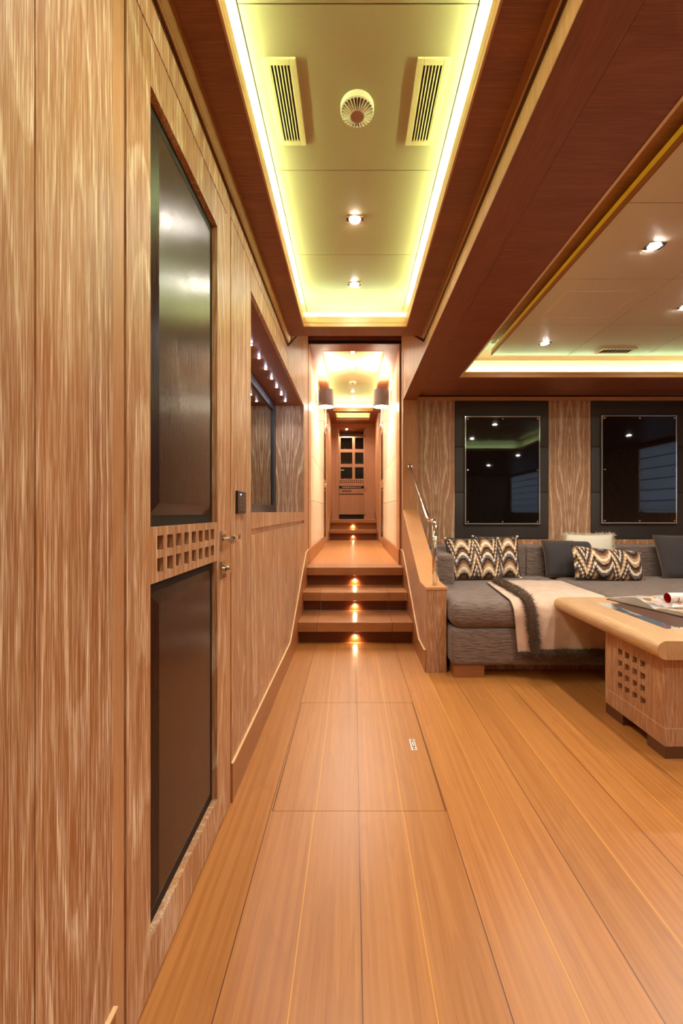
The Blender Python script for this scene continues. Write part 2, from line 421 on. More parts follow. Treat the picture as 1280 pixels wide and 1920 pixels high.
# ------------------------------------------------------------------ setting: floor, walls
XL, XR = -.48, .528
YB = -4.8
WF = 4.48          # saloon far wall face
XS = 5.0           # saloon side wall
HX0, HX1, HY0, HY1 = -.308, .358, 1.641, 2.573
fl = MB()
for (a, b, c, d) in ((-.9, HX0-.0012, YB-.2, WF+.4), (HX1+.0012, XS+.1, YB-.2, WF+.4), (HX0-.0012, HX1+.0012, YB-.2, HY0-.0012), (HX0-.0012, HX1+.0012, HY1+.0012, 3.58), (HX0-.0012, HX1+.0012, 3.583, WF+.4)):
    fl.box(a, b, c, d, -.06, 0)
fl.box(HX0-.0012, HX1+.0012, HY0-.0012, 3.6, -.08, -.061)
struct(fl.build('floor', M['floor']))
hb = thing('floor_hatch', 'rectangular lift-up teak hatch set flush in the plank floor', 'floor hatch', (.025, 2.1, -.05))
MB().box(HX0+.001, HX1-.001, HY0+.001, HY1-.001, -.05, -.0003).build('hatch_board', M['hatch'], hb)
# flush chrome latch
lx0, lx1, ly0, ly1 = .284, .312, 2.06, 2.16
lt = MB().box(lx0, lx1, ly0, ly1, -.0003, .0012)
lb = lt.build('latch_plate', M['silver'], hb, bevel=.0008)
MB().box(lx0+.007, lx1-.007, ly0+.022, ly1-.022, .0012, .0020).build('latch_recess', M['nickel'], lb)
MB().box(lx0+.010, lx1-.010, ly0+.03, ly1-.03, .0020, .0032).build('latch_ring', M['silver'], lb, bevel=.001)
for a, b in ((ly0+.006, ly0+.016), (ly1-.016, ly1-.006)): MB().box(lx0+.009, lx1-.009, a, b, .0012, .0018).build('screw', M['nickel'], lb)

# upper floors
struct(MB().box(-.7, .75, 4.48, 8.72, .30, .577).build('floor_corridor', floor_mat('teak_floor_upper', .015, .165)))
struct(MB().box(-.7, .75, 9.06, 10.6, .70, .985).build('floor_landing', M['teak_x']))

# --- left wall: limed oak boards on a dark backing, niche recess cut through
w = MB()
G_ = .0018
def pan(y0, y1, z0, z1, x=XL, t=.02): w.box(x-t, x, y0+G_, y1-G_, z0, z1)
for a, b in ((YB, -2.4), (-2.4, -1.3), (-1.3, -.2), (-.2, .22), (.22, .645), (.645, .857)): pan(a, b, 0, 2.70)
pan(.905, 1.631, 2.2905, 2.70)
for a, b in ((1.684, 1.92), (1.92, 2.013)): pan(a, b, 0, 2.312)
pan(1.684, 3.17, 2.3165, 2.70)
pan(2.013, 3.17, 2.195, 2.3125)
pan(3.17-.0036, 4.197, 2.195, 2.876)
pan(4.197, 4.595, 0, 2.876)
pan(3.17, 4.595, 2.884, 3.15)
for a, b in ((2.013, 2.56), (2.56, 3.105), (3.105, 3.65), (3.65, 4.197)): pan(a, b, .237, 1.038)
pan(2.013, 4.197, 0, .2335)
pan(2.013, 4.197, 1.070, 1.148)
w.box(XL-.02, XL-.014, 2.013, 4.197, 1.038, 1.070)
struct(w.build('wall_left', M['oak_z']))
w = MB()
w.box(-.9, XL-.021, YB, 2.005, 0, 3.2).box(-.9, XL-.021, 4.205, 4.60, 0, 3.2).box(-.9, XL-.021, 2.005, 4.205, 0, 1.14).box(-.9, XL-.021, 2.005, 4.205, 2.205, 3.2)
w.box(-.9, -.80, 2.005, 4.205, 1.14, 2.205)
struct(w.build('wall_left_core', M['dark_gap']))
# niche lining
n = MB().box(-.80, XL, 4.197, 4.2045, 1.14, 2.2045).build('wall_left_niche_end', M['oak_feature']); struct(n)
n = MB().box(-.80, XL-.0005, 2.0055, 2.0125, 1.14, 2.2045).build('wall_left_niche_end', M['oak_z']); struct(n)
struct(MB().box(-.80, XL-.0005, 2.013, 4.197, 2.1952, 2.2045).build('ceiling_niche', M['red_x']))
struct(MB().box(-.80, XL-.0005, 2.013, 4.197, 1.1402, 1.1478).build('wall_left_niche_shelf', M['oak_y']))
# door jambs
j = MB().box(XL-.02, XL-.004, .859, .905, 0, 2.70).box(XL-.02, XL-.002, 1.6312, 1.682, 0, 2.70)
struct(j.build('door_1_jamb', M['oak_light'], bevel=.002))
# baseboards
bb = MB().box(XL, XL+.006, YB, .856, 0, .154).box(XL, XL+.006, 1.686, 3.257, 0, .154)
bb.prism([(3.257, 0), (4.60, 0), (4.60, .748), (4.354, .731), (3.257, .154)], 'x', XL, XL+.006)
struct(bb.build('baseboard_left', M['teak_y']))
bb = MB().box(XL, XL+.009, YB, .857, .154, .158).box(XL, XL+.009, 1.686, 3.257, .154, .158)
bb.prism([(3.257, .154), (4.354, .731), (4.60, .748), (4.60, .753), (4.352, .736), (3.255, .158)], 'x', XL, XL+.009)
struct(bb.build('trim_1', M['seam']))

# --- the oak door in the left wall
d = thing('door_1', 'limed oak door with two dark wenge panels and a pierced rail', 'door', (XL-.02, 1.268, .006))
d['kind'] = 'structure'
DY0, DY1, DX = .9085, 1.629, XL-.0015
PY0, PY1 = 1.0165, 1.519
st = MB()
st.box(XL-.03, DX, DY0, PY0, .008, 2.288); st.box(XL-.03, DX, PY1, DY1, .008, 2.288)
st.build('stile', M['oak_z'], d)
MB().box(XL-.03, DX, PY0, PY1, 2.168, 2.288).box(XL-.03, DX, PY0, PY1, .008, .128).build('rail', M['oak_z'], d)
hy = [1.0515+.05664*i for i in range(8)]
us = [PY0]
for h in hy: us += [h, h+.035]
us.append(PY1)
vz = [.977, .999, .999+.036, 1.055, 1.055+.036, 1.113]
MB().holed('x', XL-.03, DX, us, vz, lambda i, j: not (i % 2 == 1 and j in (1, 3))).build('pierced_rail', M['oak_z'], d)
MB().box(XL-.045, XL-.0305, PY0, PY1, .977, 1.113).build('rail_backing', M['oak_light'], d)
def raised(z0, z1):
    m_ = MB(); xo, xi, bv = XL-.032, XL-.008, .060
    a = [(xo, PY0+.001, z0+.001), (xo, PY1-.001, z0+.001), (xo, PY1-.001, z1-.001), (xo, PY0+.001, z1-.001)]
    b_ = [(xi, PY0+bv, z0+bv), (xi, PY1-bv, z0+bv), (xi, PY1-bv, z1-bv), (xi, PY0+bv, z1-bv)]
    c_ = [(XL-.045, p[1], p[2]) for p in a]
    m_.add(a+b_+c_, [(4,5,6,7), (0,1,5,4), (1,2,6,5), (2,3,7,6), (3,0,4,7), (8,9,1,0), (9,10,2,1), (10,11,3,2), (11,8,0,3), (11,10,9,8)])
    return m_
for z0, z1 in ((1.113, 2.168), (.128, .977)):
    raised(z0, z1).build('wenge_panel', M['wenge'], d)
def set_handle(d, x, y, z, sgn):
    """lever on a square rose plus a thumb turn below; sgn = direction off the wall"""
    h = MB().box(x, x+sgn*.007, y-.026, y+.026, z-.033, z+.033).build('door_handle', M['nickel'], d, bevel=.0015)
    MB().tube([(x+sgn*.006, y-.004, z), (x+sgn*.03, y-.004, z)], .010, 14).build('lever_neck', M['chrome'], h)
    lv = MB()
    pts = [(x+sgn*.036, y-.014, z), (x+sgn*.040, y+.012, z+.001), (x+sgn*.040, y+.05, z-.0), (x+sgn*.036, y+.09, z+.002), (x+sgn*.033, y+.125, z+.005)]
    hs = [.014, .0145, .0125, .0115, .013]
    vs = []
    for p, q in zip(pts, hs):
        for (a, c) in ((-.005, -1), (.005, -1), (.005, 1), (-.005, 1)): vs.append((p[0]+a, p[1], p[2]+c*q))
    fs = [(3,2,1,0), (16,17,18,19)] + [(i*4+k, i*4+(k+1) % 4, i*4+4+(k+1) % 4, i*4+4+k) for i in range(4) for k in range(4)]
    lv.add(vs, fs).build('lever', M['chrome'], h, bevel=.0025, seg=3)
    lk = MB().box(x, x+sgn*.007, y-.026, y+.026, z-.142, z-.078).build('lock_plate', M['nickel'], d, bevel=.0015)
    MB().lathe([(.001, sgn*.006), (.016, sgn*.006), (.016, sgn*.02), (.013, sgn*.026), (.001, sgn*.027)], (x, y+.004, z-.108), 20, axis='x').build('thumb_turn', M['chrome'], lk)
set_handle(d, DX, 1.575, 1.047, 1)

# keypad
k = thing('wall_keypad', 'small dark bronze keypad with a blue light beside the oak door', 'keypad', (XL, 1.815, 1.14))
kp = MB().box(XL, XL+.010, 1.748, 1.882, 1.143, 1.238).build('plate', M['keypad'], k, bevel=.002)
gp = simple('grey_print', lin(120, 110, 104), .5)
for r in range(4):
    for c in range(2): MB().box(XL+.010, XL+.0108, 1.785+.05*c, 1.803+.05*c, 1.160+.016*r, 1.165+.016*r).build('button', gp, kp)
MB().box(XL+.010, XL+.0115, 1.790, 1.797, 1.221, 1.226).build('indicator_light', M['blue_led'], kp)

# television in the niche
tv = thing('television', 'large wall television with dark frame recessed in the lit niche', 'television', (-.775, 3.11, 1.148))
f = MB().holed('x', -.80, -.753, [2.03, 2.16, 4.065, 4.19], [1.1485, 1.215, 2.12, 2.185], lambda i, j: not (i == 1 and j == 1))
f.build('frame', M['tvframe'], tv, bevel=.003)
MB().box(-.80, -.768, 2.15, 4.075, 1.20, 2.13).build('screen', M['screen'], tv)

# niche downlights
p = thing('niche_spotlight', '', 'spotlight', (-.633, 2.658, 2.195), group='row of small cool lights over the television')
pb = MB().lathe([(.0115, 0), (.0115, -.003), (.008, -.004)], (-.633, 2.658, 2.195), 20).build('bezel', M['chrome'], p)
MB().lathe([(.0078, -.0042), (.0076, -.006)], (-.633, 2.658, 2.195), 16).build('lens', M['niche_led'], pb)
light('SPOT', 'niche_beam', p, (0, 0, -.012), 2.4, (.72, .8, 1), spot_size=1.9, spot_blend=.8, shadow_soft_size=.01)
ordn = ['first', 'second', 'third', 'fourth', 'fifth', 'sixth', 'seventh']
for i in range(7):
    lb_ = f'{ordn[i]} tiny cool spotlight above the television, counted from the oak door'
    if i == 0: p['label'] = lb_
    else: dup(p, (-.633, 2.658+.2247*i, 2.195), lb_)

# ------------------------------------------------------------------ corridor ceiling tray above the near hall
Z1 = 2.45
def tray(nm, x0, x1, y0, y1, ox0, ox1, oy0, oy1, zs, th, matx, maty, lipx, lipy):
    s = MB().box(x0, ox0, y0, y1, zs, zs+th).box(ox1, x1, y0, y1, zs, zs+th)
    a = s.build('ceiling', matx); struct(a)
    s = MB().box(ox0, ox1, oy1, y1, zs, zs+th)
    if oy0 > y0: s.box(ox0, ox1, y0, oy0, zs, zs+th)
    struct(s.build('ceiling', maty))
    # pale lipping round the opening
    e = .004
    l = MB()
    for (a0, a1) in ((0, .022), (.026, th+.012)):
        l.box(ox0-.003, ox0+e, oy0, oy1, zs-.002+a0, zs+a1).box(ox1-e, ox1+.003, oy0, oy1, zs-.002+a0, zs+a1)
    struct(l.build('trim_2', lipy))
    l = MB()
    for (a0, a1) in ((0, .022), (.026, th+.012)):
        l.box(ox0+e, ox1-e, oy1-e, oy1+.003, zs-.002+a0, zs+a1)
        if oy0 > y0: l.box(ox0+e, ox1-e, oy0-.003, oy0+e, zs-.002+a0, zs+a1)
    struct(l.build('trim_3', lipx))
tray('near', XL+.001, XR-.001, YB, 3.15, -.345, .378, -1.6, 2.99, Z1, .055, M['red_x'], M['red_y'], M['trimwood'], M['trimwood_y'])
ZC = 2.61
cp = MB(); ys = [-1.8, -.59, .01, .626, 1.226, 1.823, 2.422, 3.12]
for a, b in zip(ys, ys[1:]):
    cp.box(-.33, .36, a+.002, b-.002, ZC, ZC+.02)
cp.box(XL, -.334, -1.8, 3.12, ZC, ZC+.02).box(.364, XR, -1.8, 3.12, ZC, ZC+.02)
struct(cp.build('ceiling', M['cream_paint']))
struct(MB().box(XL-.1, XR+.1, YB, 3.16, ZC+.021, ZC+.06).build('ceiling_core', simple('cream_gap', lin(150, 130, 84), .6)))
struct(MB().box(XL, XR, 3.122, 3.15, Z1+.055, ZC+.02).box(XL, XR, -1.83, -1.8, Z1+.055, ZC+.02).build('ceiling', M['white_paint']))
def led_strip(boxes, mat, label, loc=None):
    m_ = MB()
    for b_ in boxes: m_.box(*b_)
    return tag(m_.build('led_strip', mat), label, 'led strip', 'led tapes in the coved ceilings')
led_strip([(-.390, -.378, -1.55, 2.98, Z1+.112, Z1+.118)], M['led'], 'glowing green-white led tape along the ledge of the hall ceiling, door side')
led_strip([(.412, .424, -1.55, 2.98, Z1+.112, Z1+.118)], M['led'], 'glowing green-white led tape along the ledge of the hall ceiling, sofa side')
led_strip([(-.33, .36, 3.02, 3.035, Z1+.056, Z1+.064)], M['led_far'], 'glowing green-white led tape across the stair end of the hall ceiling')

for a, b in ((-.392, -.376), (.410, .426)): struct(MB().box(a, b, -1.55, 2.98, Z1+.0555, Z1+.1115).build('trim_16', M['white_paint']))
# crown mouldings with smoked mirror strip
for sg, X, dz, yy in ((1, XL, .010, YB), (-1, XR, .044, YB)):
    cr = MB().prism([(X+sg*.001, 2.386+dz), (X+sg*.010, 2.390+dz), (X+sg*.018, 2.415+dz), (X+sg*.024, 2.4495), (X+sg*.001, 2.4495)], 'y', YB, 3.15)
    cr.prism([(3.15, 2.386+dz), (3.62, 2.66), (3.15, 2.66)], 'x', X+sg*.001, X+sg*.012)
    struct(cr.build('trim_4', M['crown']))
    ms = MB().box(min(X, X+sg*.005), max(X, X+sg*.005), YB, 3.15, 2.362+dz, 2.3858+dz)
    ms.prism([(3.15, 2.362+dz), (3.66, 2.66), (3.62, 2.66), (3.15, 2.386+dz)], 'x', X, X+sg*.005)
    struct(ms.build('trim_5', M['smoked_mirror']))
    pl = MB().box(min(X+sg*.005, X+sg*.009), max(X+sg*.005, X+sg*.009), YB, 3.15, 2.3835+dz, 2.3862+dz)
    struct(pl.build('trim_6', M['seam']))

# ceiling vents: painted frame with long slats
def vent(cx, cy, z, L, W, label, nsl=6, sl=1):
    t = thing('ceiling_vent', label, 'vent', (cx, cy, z), group=None)
    x0, x1, y0, y1 = cx-W/2, cx+W/2, cy-L/2, cy+L/2
    b_ = .021
    fr = MB()
    for (a, b, c, d_) in ((x0, x0+b_, y0, y1), (x1-b_, x1, y0, y1), (x0+b_, x1-b_, y0, y0+b_), (x0+b_, x1-b_, y1-b_, y1)): fr.box(a, b, c, d_, z-.0075, z)
    fr = fr.build('frame', M['vent'], t, bevel=.0015)
    MB().box(x0+b_, x1-b_, y0+b_, y1-b_, z-.001, z-.0001).build('backing', M['dark_gap'], t)
    w_ = (W-2*b_)
    for i in range(nsl+1):
        xx = x0+b_+w_*i/nsl
        MB().prism([(xx-sl*.0032, z-.007), (xx-sl*.0008, z-.007), (xx+sl*.0030, z-.001), (xx+sl*.0006, z-.001)], 'y', y0+b_, y1-b_).build('slat', M['vent'], fr)
    return t
vent(-.237, 1.53, ZC, .325, .107, 'cream slotted vent grille in the hall ceiling, on the door side', sl=-1)
vent(.262, 1.53, ZC, .325, .107, 'cream slotted vent grille in the hall ceiling, on the sofa side')

# smoke detector
def detector(x, y, z, label, s=1.0):
    t = thing('smoke_detector', label, 'smoke detector', (x, y, z))
    MB().lathe([(.058*s, 0), (.060*s, -.004), (.060*s, -.024*s), (.0565*s, -.026*s)], (x, y, z), 40).build('base', M['plastic'], t)
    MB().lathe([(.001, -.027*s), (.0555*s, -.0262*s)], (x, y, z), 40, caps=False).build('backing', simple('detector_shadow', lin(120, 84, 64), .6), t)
    MB().lathe([(.024*s, -.028*s), (.026*s, -.030*s), (.027*s, -.040*s), (.024*s, -.043*s), (.001, -.0435*s)], (x, y, z), 32).build('cap', simple('detector_cap', lin(176, 132, 112), .5), t)
    for i in range(28):
        a = 2*PI*i/28; c, s_ = math.cos(a), math.sin(a)
        q = .0014*s
        P = [(r*c - o*s_, r*s_ + o*c, zz) for r, zz in ((.0255*s, -.028*s), (.0585*s, -.026*s), (.057*s, -.031*s), (.0265*s, -.040*s)) for o in (-q, q)]
        P = [(x+a_, y+b_, z+c_) for a_, b_, c_ in P]
        MB().add(P, [(0,2,4,6), (7,5,3,1), (0,1,3,2), (2,3,5,4), (4,5,7,6), (6,7,1,0)]).build('rib', M['plastic'], t)
    return t
detector(.016, 1.531, ZC, 'round ribbed smoke detector between the two vents of the hall ceiling')

# downlights
def downlight(name_z, x, y, label, watts, group, col=(1, .93, .82), s=1.0, size=2.5):
    z = name_z
    t = thing('downlight', label, 'downlight', (x, y, z), group=group)
    bz = MB().box(x-.042*s, x+.042*s, y-.028*s, y+.028*s, z-.004, z).build('bezel', M['nickel'], t, bevel=.001)
    MB().lathe([(.027*s, -.0041), (.0265*s, -.007), (.001, -.0072)], (x, y, z), 24).build('lens', M['down'], bz)
    for sx in (-1, 1): MB().box(x+sx*.037*s-.005, x+sx*.037*s+.005, y-.012*s, y+.012*s, z-.0055, z-.004).build('clip', M['black_metal'], bz)
    light('SPOT', 'downlight_beam', t, (0, 0, -.02), watts, col, spot_size=size, spot_blend=.7, shadow_soft_size=.02)
    return t
WD = 10
downlight(ZC, .011, 2.124, 'bright downlight in the hall ceiling, next after the smoke detector', WD, 'hall downlights', size=1.9)
downlight(ZC, .011, 2.735, 'bright downlight at the stair end of the hall ceiling', WD, 'hall downlights', size=1.9)
for y in (.9, -.1, -1.1):  # downlights added out of view to light the near hall
    downlight(ZC, .011, y, 'added downlight out of view in the hall ceiling above the entrance end', WD, 'hall downlights', size=1.9)

# ------------------------------------------------------------------ space over the stairs, portal
struct(MB().box(-.9, .9, 3.16, 4.62, 3.15, 3.2).build('ceiling', M['red_x']))
PY = 4.60
hd = MB().box(XL-.02, XR+.02, PY, PY+.02, 3.005, 3.2)
struct(hd.build('wall_portal_head', M['red_y']))
struct(MB().box(XL-.02, XR+.02, PY+.012, PY+.03, 2.97, 3.006).box(XL-.01, XL+.003, PY-.004, PY+.022, .577, 2.99).box(XR-.006, XR+.01, PY-.004, PY+.022, .577, 2.99).build('trim_7', M['dark_gap']))

# --- right side: upper wall above beam, wall end, parapet with cap
w = MB()
w.box(XR, XR+.02, YB, 4.455, 2.3262, 3.15)
w.box(XR-.003, XR+.147, 4.455, PY, 0, 3.15)
struct(w.build('wall_right', M['oak_light']))
# parapet beside the stairs
PX0, PX1 = .526, .672
prof = [(3.056, 0), (4.455, 0), (4.455, 1.155), (3.32, .592), (3.056, .592)]
pp = MB().prism(prof, 'x', PX0, PX1)
struct(pp.build('wall_parapet', M['oak_dense'], bevel=.002))
cap = MB().prism([(3.052, .592), (3.321, .592), (4.455, 1.155), (4.455, 1.177), (3.318, .612), (3.052, .612)], 'x', PX0-.004, PX1+.004)
struct(cap.build('trim_8', M['oak_cap'], bevel=.002))
# stair string on the right
bb = MB().prism([(3.06, 0), (4.60, 0), (4.60, .748), (4.415, .735), (3.366, .145), (3.10, .145), (3.06, .16)], 'x', PX0-.008, PX0)
struct(bb.build('baseboard_right', M['teak_y']))
bb = MB().prism([(3.06, .16), (3.10, .147), (3.366, .147), (4.415, .735), (4.60, .748), (4.60, .753), (4.413, .740), (3.364, .152), (3.10, .152), (3.06, .165)], 'x', PX0-.011, PX0)
struct(bb.build('trim_9', M['seam']))

# lower staircase
def stairs(nm, label, x0, x1, fronts, risers, tops, bottoms, base0, end, nose=.08, sides=True):
    t = thing(nm, label, 'stairs', ((x0+x1)/2, fronts[0], base0))
    zb = base0
    for i, (fy, ry, tz) in enumerate(zip(fronts, risers, tops)):
        ey = risers[i+1] if i+1 < len(risers) else end
        tr = MB()
        cuts = [x0, x0+.165, x1-.175, x1] if (i < len(fronts)-1 and sides) else [x0, x1]
        for a, b in zip(cuts, cuts[1:]): tr.box(a+.0008, b-.0008, fy, ey, tz-nose, tz)
        tr.build('tread', M['teak_x'], t, bevel=.002)
        rs = MB()
        for a, b in zip(cuts, cuts[1:]): rs.box(a+.0008, b-.0008, ry, ry+.02, zb, tz-nose)
        rs.build('riser', M['teak_dark'], t)
        zb = tz
    return t
st1 = stairs('staircase', 'three wide wooden steps with lit risers rising from the lower floor', XL+.0065, PX0-.0085, [3.67, 4.04, 4.40], [3.77, 4.13, 4.475], [.199, .388, .5775], None, 0, 4.479)
# slotted grille with bright bar in the second tread
gm = MB().box(-.27, .225, 4.117, 4.124, .388, .3895).build('grille_bar', M['seam'], st1)
gg = MB()
for i in range(30): gg.box(-.268+.0165*i, -.2655+.0165*i, 4.052, 4.12, .388, .3886)
gg.build('grille', M['dark_gap'], st1)
struct(MB().box(XL, PX0, 4.475, 4.73, .50, .5772).build('floor_nosing', M['teak_x']))
def step_light(x, y, z, label):
    t = thing('step_light', label, 'step light', (x, y, z), group='small round step lights')
    sb = MB().lathe([(.0165, 0), (.0165, -.003), (.012, -.004)], (x, y, z), 20, axis='y').build('bezel', M['nickel'], t)
    MB().lathe([(.0115, -.0041), (.010, -.007), (.001, -.0075)], (x, y, z), 16, axis='y').build('lens', M['step_led'], sb)
    o = light('SPOT', 'step_beam', t, (0, -.02, 0), 1.1, (1, .68, .36), spot_size=2.7, spot_blend=.9, shadow_soft_size=.01)
    o.rotation_euler = (math.radians(50), 0, 0)
    return t
for x, y, z, lb_ in ((.022, 3.77, .055, 'glowing round light in the lowest riser, just above the lower floor'),
                    (.022, 4.13, .250, 'glowing round light in the second riser of the lower staircase'),
                    (.022, 4.475, .438, 'glowing round light in the riser under the corridor edge'),
                    (.008, 8.72, .655, 'glowing round light in the first riser at the corridor end'),
                    (.005, 9.06, .860, 'glowing round light in the top riser below the landing')):
    step_light(x, y, z, lb_)

# handrail
t = thing('handrail', 'polished chrome handrail rising beside the stairs from a post on the low wall', 'handrail', (.601, 3.126, .612))
rail = [(.600, 4.4545, 1.622), (.600, 3.50, 1.146), (.600, 3.42, 1.108), (.600, 3.385, 1.094), (.600, 3.35, 1.090), (.600, 3.25, 1.088), (.600, 3.19, 1.087), (.600, 3.155, 1.082), (.600, 3.135, 1.068), (.601, 3.128, 1.045)]
MB().tube(rail, [.0155]*len(rail), 20).build('rail', M['chrome'], t, smooth=True)
hpst = MB().tube([(.601, 3.126, .612), (.601, 3.126, 1.05)], .0185, 22).build('post', M['chrome'], t, smooth=True)
MB().lathe([(.026, 0), (.026, -.006), (.016, -.008)], (.600, 4.4545, 1.622), 24, axis='y').build('wall_flange', M['chrome'], t)
for zz in (.70, .80, .89, .97):
    MB().lathe([(.0035, 0), (.003, -.002)], (.601, 3.1078, zz), 12, axis='y').build('screw', M['seam'], hpst)

# ------------------------------------------------------------------ upper corridor
CR = .505
def ivory_wall(x, sg, nm):
    w = MB()
    x0, x1 = (x-.02, x) if sg > 0 else (x, x+.02)
    zs = [.744, 1.285, 1.80, 2.31, 2.86]
    for a, b in zip(zs, zs[1:]): w.box(x0, x1, 4.925, 7.05, a+.0025, b-.0025)
    struct(w.build(nm, M['ivory'], bevel=.002))
    w = MB()
    w.box(x0, x1, 4.622, 4.92, .577, 3.15).box(x0, x1, 4.92, 7.053, 2.862, 3.15).box(x0, x1, 7.053, 7.15, .577, 3.3)
    w.box(x0, x1, 7.15, 7.98, 2.66, 3.3).box(x0, x1, 7.98, 8.45, .577, 3.3).box(x0, x1, 8.45, 9.70, .577, 3.4)
    w.box(x0, x1, 4.92, 7.053, .577, .742)
    struct(w.build(nm+'_frame', M['oak_light']))
    c0, c1 = (x-.30, x-.021-.03) if sg > 0 else (x+.021+.03, x+.30)
    struct(MB().box(min(c0, c1), max(c0, c1), 4.62, 10.6, 0, 3.5).build(nm+'_core', M['dark_gap']))
    b_ = MB(); bx0, bx1 = (x, x+.008) if sg > 0 else (x-.008, x)
    b_.box(bx0, bx1, 4.62, 7.12, .577, .742)
    b_.prism([(8.2, .577), (9.7, .577), (9.7, 1.16), (8.98, 1.16), (8.60, .80), (8.2, .742)], 'x', bx0, bx1)
    struct(b_.build('baseboard_corridor', M['teak_y']))
    # door
    dn = 'door_2' if sg > 0 else 'door_3'
    t = thing(dn, 'oak corridor door with lever handle on the %s side' % ('television' if sg > 0 else 'handrail'), 'door', (x-sg*.03, 7.56, .58)); t['kind'] = 'structure'
    dx0, dx1 = sorted((x-sg*.045, x-sg*.015))
    MB().box(dx0, dx1, 7.153, 7.977, .582, 2.657).build('leaf', M['wenge'], t)
    MB().holed('x', *sorted((x-sg*.0149, x-sg*.011)), [7.153, 7.27, 7.86, 7.977], [.582, .70, 1.58, 1.72, 2.55, 2.657], lambda i, j: not (i == 1 and j in (1, 3))).build('frame', M['oak_light'], t)
    hy_ = 7.25
    hp = MB().box(*sorted((x-sg*.011, x-sg*.004)), hy_-.028, hy_+.028, 1.59, 1.65).build('handle_plate', M['nickel'], t)
    MB().tube([(x-sg*.005, hy_, 1.62), (x+sg*.04, hy_, 1.62), (x+sg*.045, hy_+.02, 1.62), (x+sg*.045, hy_+.12, 1.62)], .010, 10).build('lever', M['chrome'], hp)
    MB().lathe([(.001, -.01), (.017, -.01), (.017, .02), (.001, .021)] if sg > 0 else [(.001, .01), (.017, .01), (.017, -.02), (.001, -.021)], (x-sg*.004, hy_, 1.52), 16, axis='x').build('thumb_turn', M['chrome'], t)
ivory_wall(XL, 1, 'wall_corridor_left')
ivory_wall(CR, -1, 'wall_corridor_right')
# corridor ceiling trays
Z2 = 2.97
tray('corr', XL, CR, 4.625, 7.83, -.35, .36, 4.83, 7.70, Z2, .055, M['red_x'], M['red_y'], M['trimwood'], M['trimwood_y'])
cp = MB()
for a, b in ((4.72, 5.36), (5.36, 5.98), (5.98, 6.6), (6.6, 7.2), (7.2, 7.82)): cp.box(-.40, .41, a+.002, b-.002, 3.13, 3.15)
struct(cp.build('ceiling', M['cream_paint']))
struct(MB().box(-.6, .7, 4.62, 7.85, 3.152, 3.2).box(XL, CR, 7.80, 7.83, 3.025, 3.15).box(XL, CR, 4.62, 4.65, 3.025, 3.15).build('ceiling_core', M['white_paint']))
led_strip([(-.43, -.415, 4.8, 7.7, 3.026, 3.034)], M['led_far'], 'glowing led tape on the ledge of the corridor ceiling above the television-side lamp')
led_strip([(.43, .445, 4.8, 7.7, 3.026, 3.034)], M['led_far'], 'glowing led tape on the ledge of the corridor ceiling above the handrail-side lamp')
led_strip([(-.33, .34, 7.77, 7.785, 3.026, 3.034)], M['led_far'], 'glowing led tape across the far end of the corridor ceiling')
Z3 = 3.155
tray('land', XL, CR, 7.84, 9.68, -.35, .36, 8.2, 9.30, Z3, .045, M['red_x'], M['red_y'], M['trimwood'], M['trimwood_y'])
struct(MB().box(-.6, .7, 7.84, 9.7, 3.30, 3.33).box(XL, CR, 9.42, 9.45, 3.20, 3.30).build('ceiling', M['cream_paint']))
led_strip([(-.34, .35, 9.37, 9.385, 3.201, 3.209)], M['led_far'], 'glowing led tape in the small ceiling recess over the landing')
for y, s_ in ((5.28, 'nearest the stairs'), (5.85, 'between the two wall lamps'), (7.0, 'next after the corridor smoke detector'), (7.45, 'at the landing end of the corridor')):
    downlight(3.13, 0.0, y, 'small bright downlight in the corridor ceiling '+s_, 14.0, 'corridor downlights', s=.9)
downlight(3.30, 0.0, 8.75, 'added fill downlight in the small ceiling recess over the landing', 26, 'corridor downlights', s=.9)  # added to brighten the dark end of the corridor
detector(0.0, 6.49, 3.13, 'round white smoke detector in the corridor ceiling beyond the wall lamps', .9)
# upper steps
stairs('staircase', 'two short wooden steps with lit risers at the far end of the corridor', XL+.009, CR-.009, [8.62, 8.96], [8.72, 9.06], [.785, .9852], None, .577, 9.061, nose=.065, sides=False)

# wall lamps
def sconce(sg, X, label):
    cx, cy = X+sg*.125, 5.7
    t = thing('wall_lamp', label, 'wall lamp', (X, cy, 2.33), group=None)
    R, z0, z1 = .103, 2.553, 2.775
    sh = MB().lathe([(R, z0), (R, z1)], (cx, cy, 0), 48, caps=False).build('lamp_shade', M['shade'], t, smooth=True)
    MB().lathe([(R-.003, z0+.001), (R-.003, z1-.001)], (cx, cy, 0), 48, caps=False).build('shade_lining', M['shade_in'], sh, smooth=True)
    MB().lathe([(.001, 2.60), (.02, 2.61), (.026, 2.65), (.018, 2.70), (.001, 2.71)], (cx, cy, 0), 20).build('bulb', M['bulb'], t, smooth=True)
    sm = MB().tube([(cx, cy, 2.60), (cx, cy, 2.52), (cx-sg*.004, cy, 2.42), (cx, cy, 2.32)], [.006, .008, .012, .014], 14).build('stem', M['chrome'], t, smooth=True)
    MB().lathe([(.001, 2.27), (.016, 2.278), (.022, 2.30), (.016, 2.32), (.001, 2.325)], (cx, cy, 0), 20).build('finial', M['chrome'], sm, smooth=True)
    MB().tube([(X, cy, 2.375), (cx, cy, 2.375)], .006, 12).build('arm', M['nickel'], t)
    MB().box(*sorted((X, X+sg*.010)), cy-.022, cy+.022, 2.30, 2.45).build('wall_plate', M['chrome'], t, bevel=.002)
    light('POINT', 'lamp_glow', t, (sg*.125, 0, .33), 60, (1, .90, .76), shadow_soft_size=.04)
    return t
sconce(1, XL, 'brown drum wall lamp on the ivory wall, on the television side of the corridor')
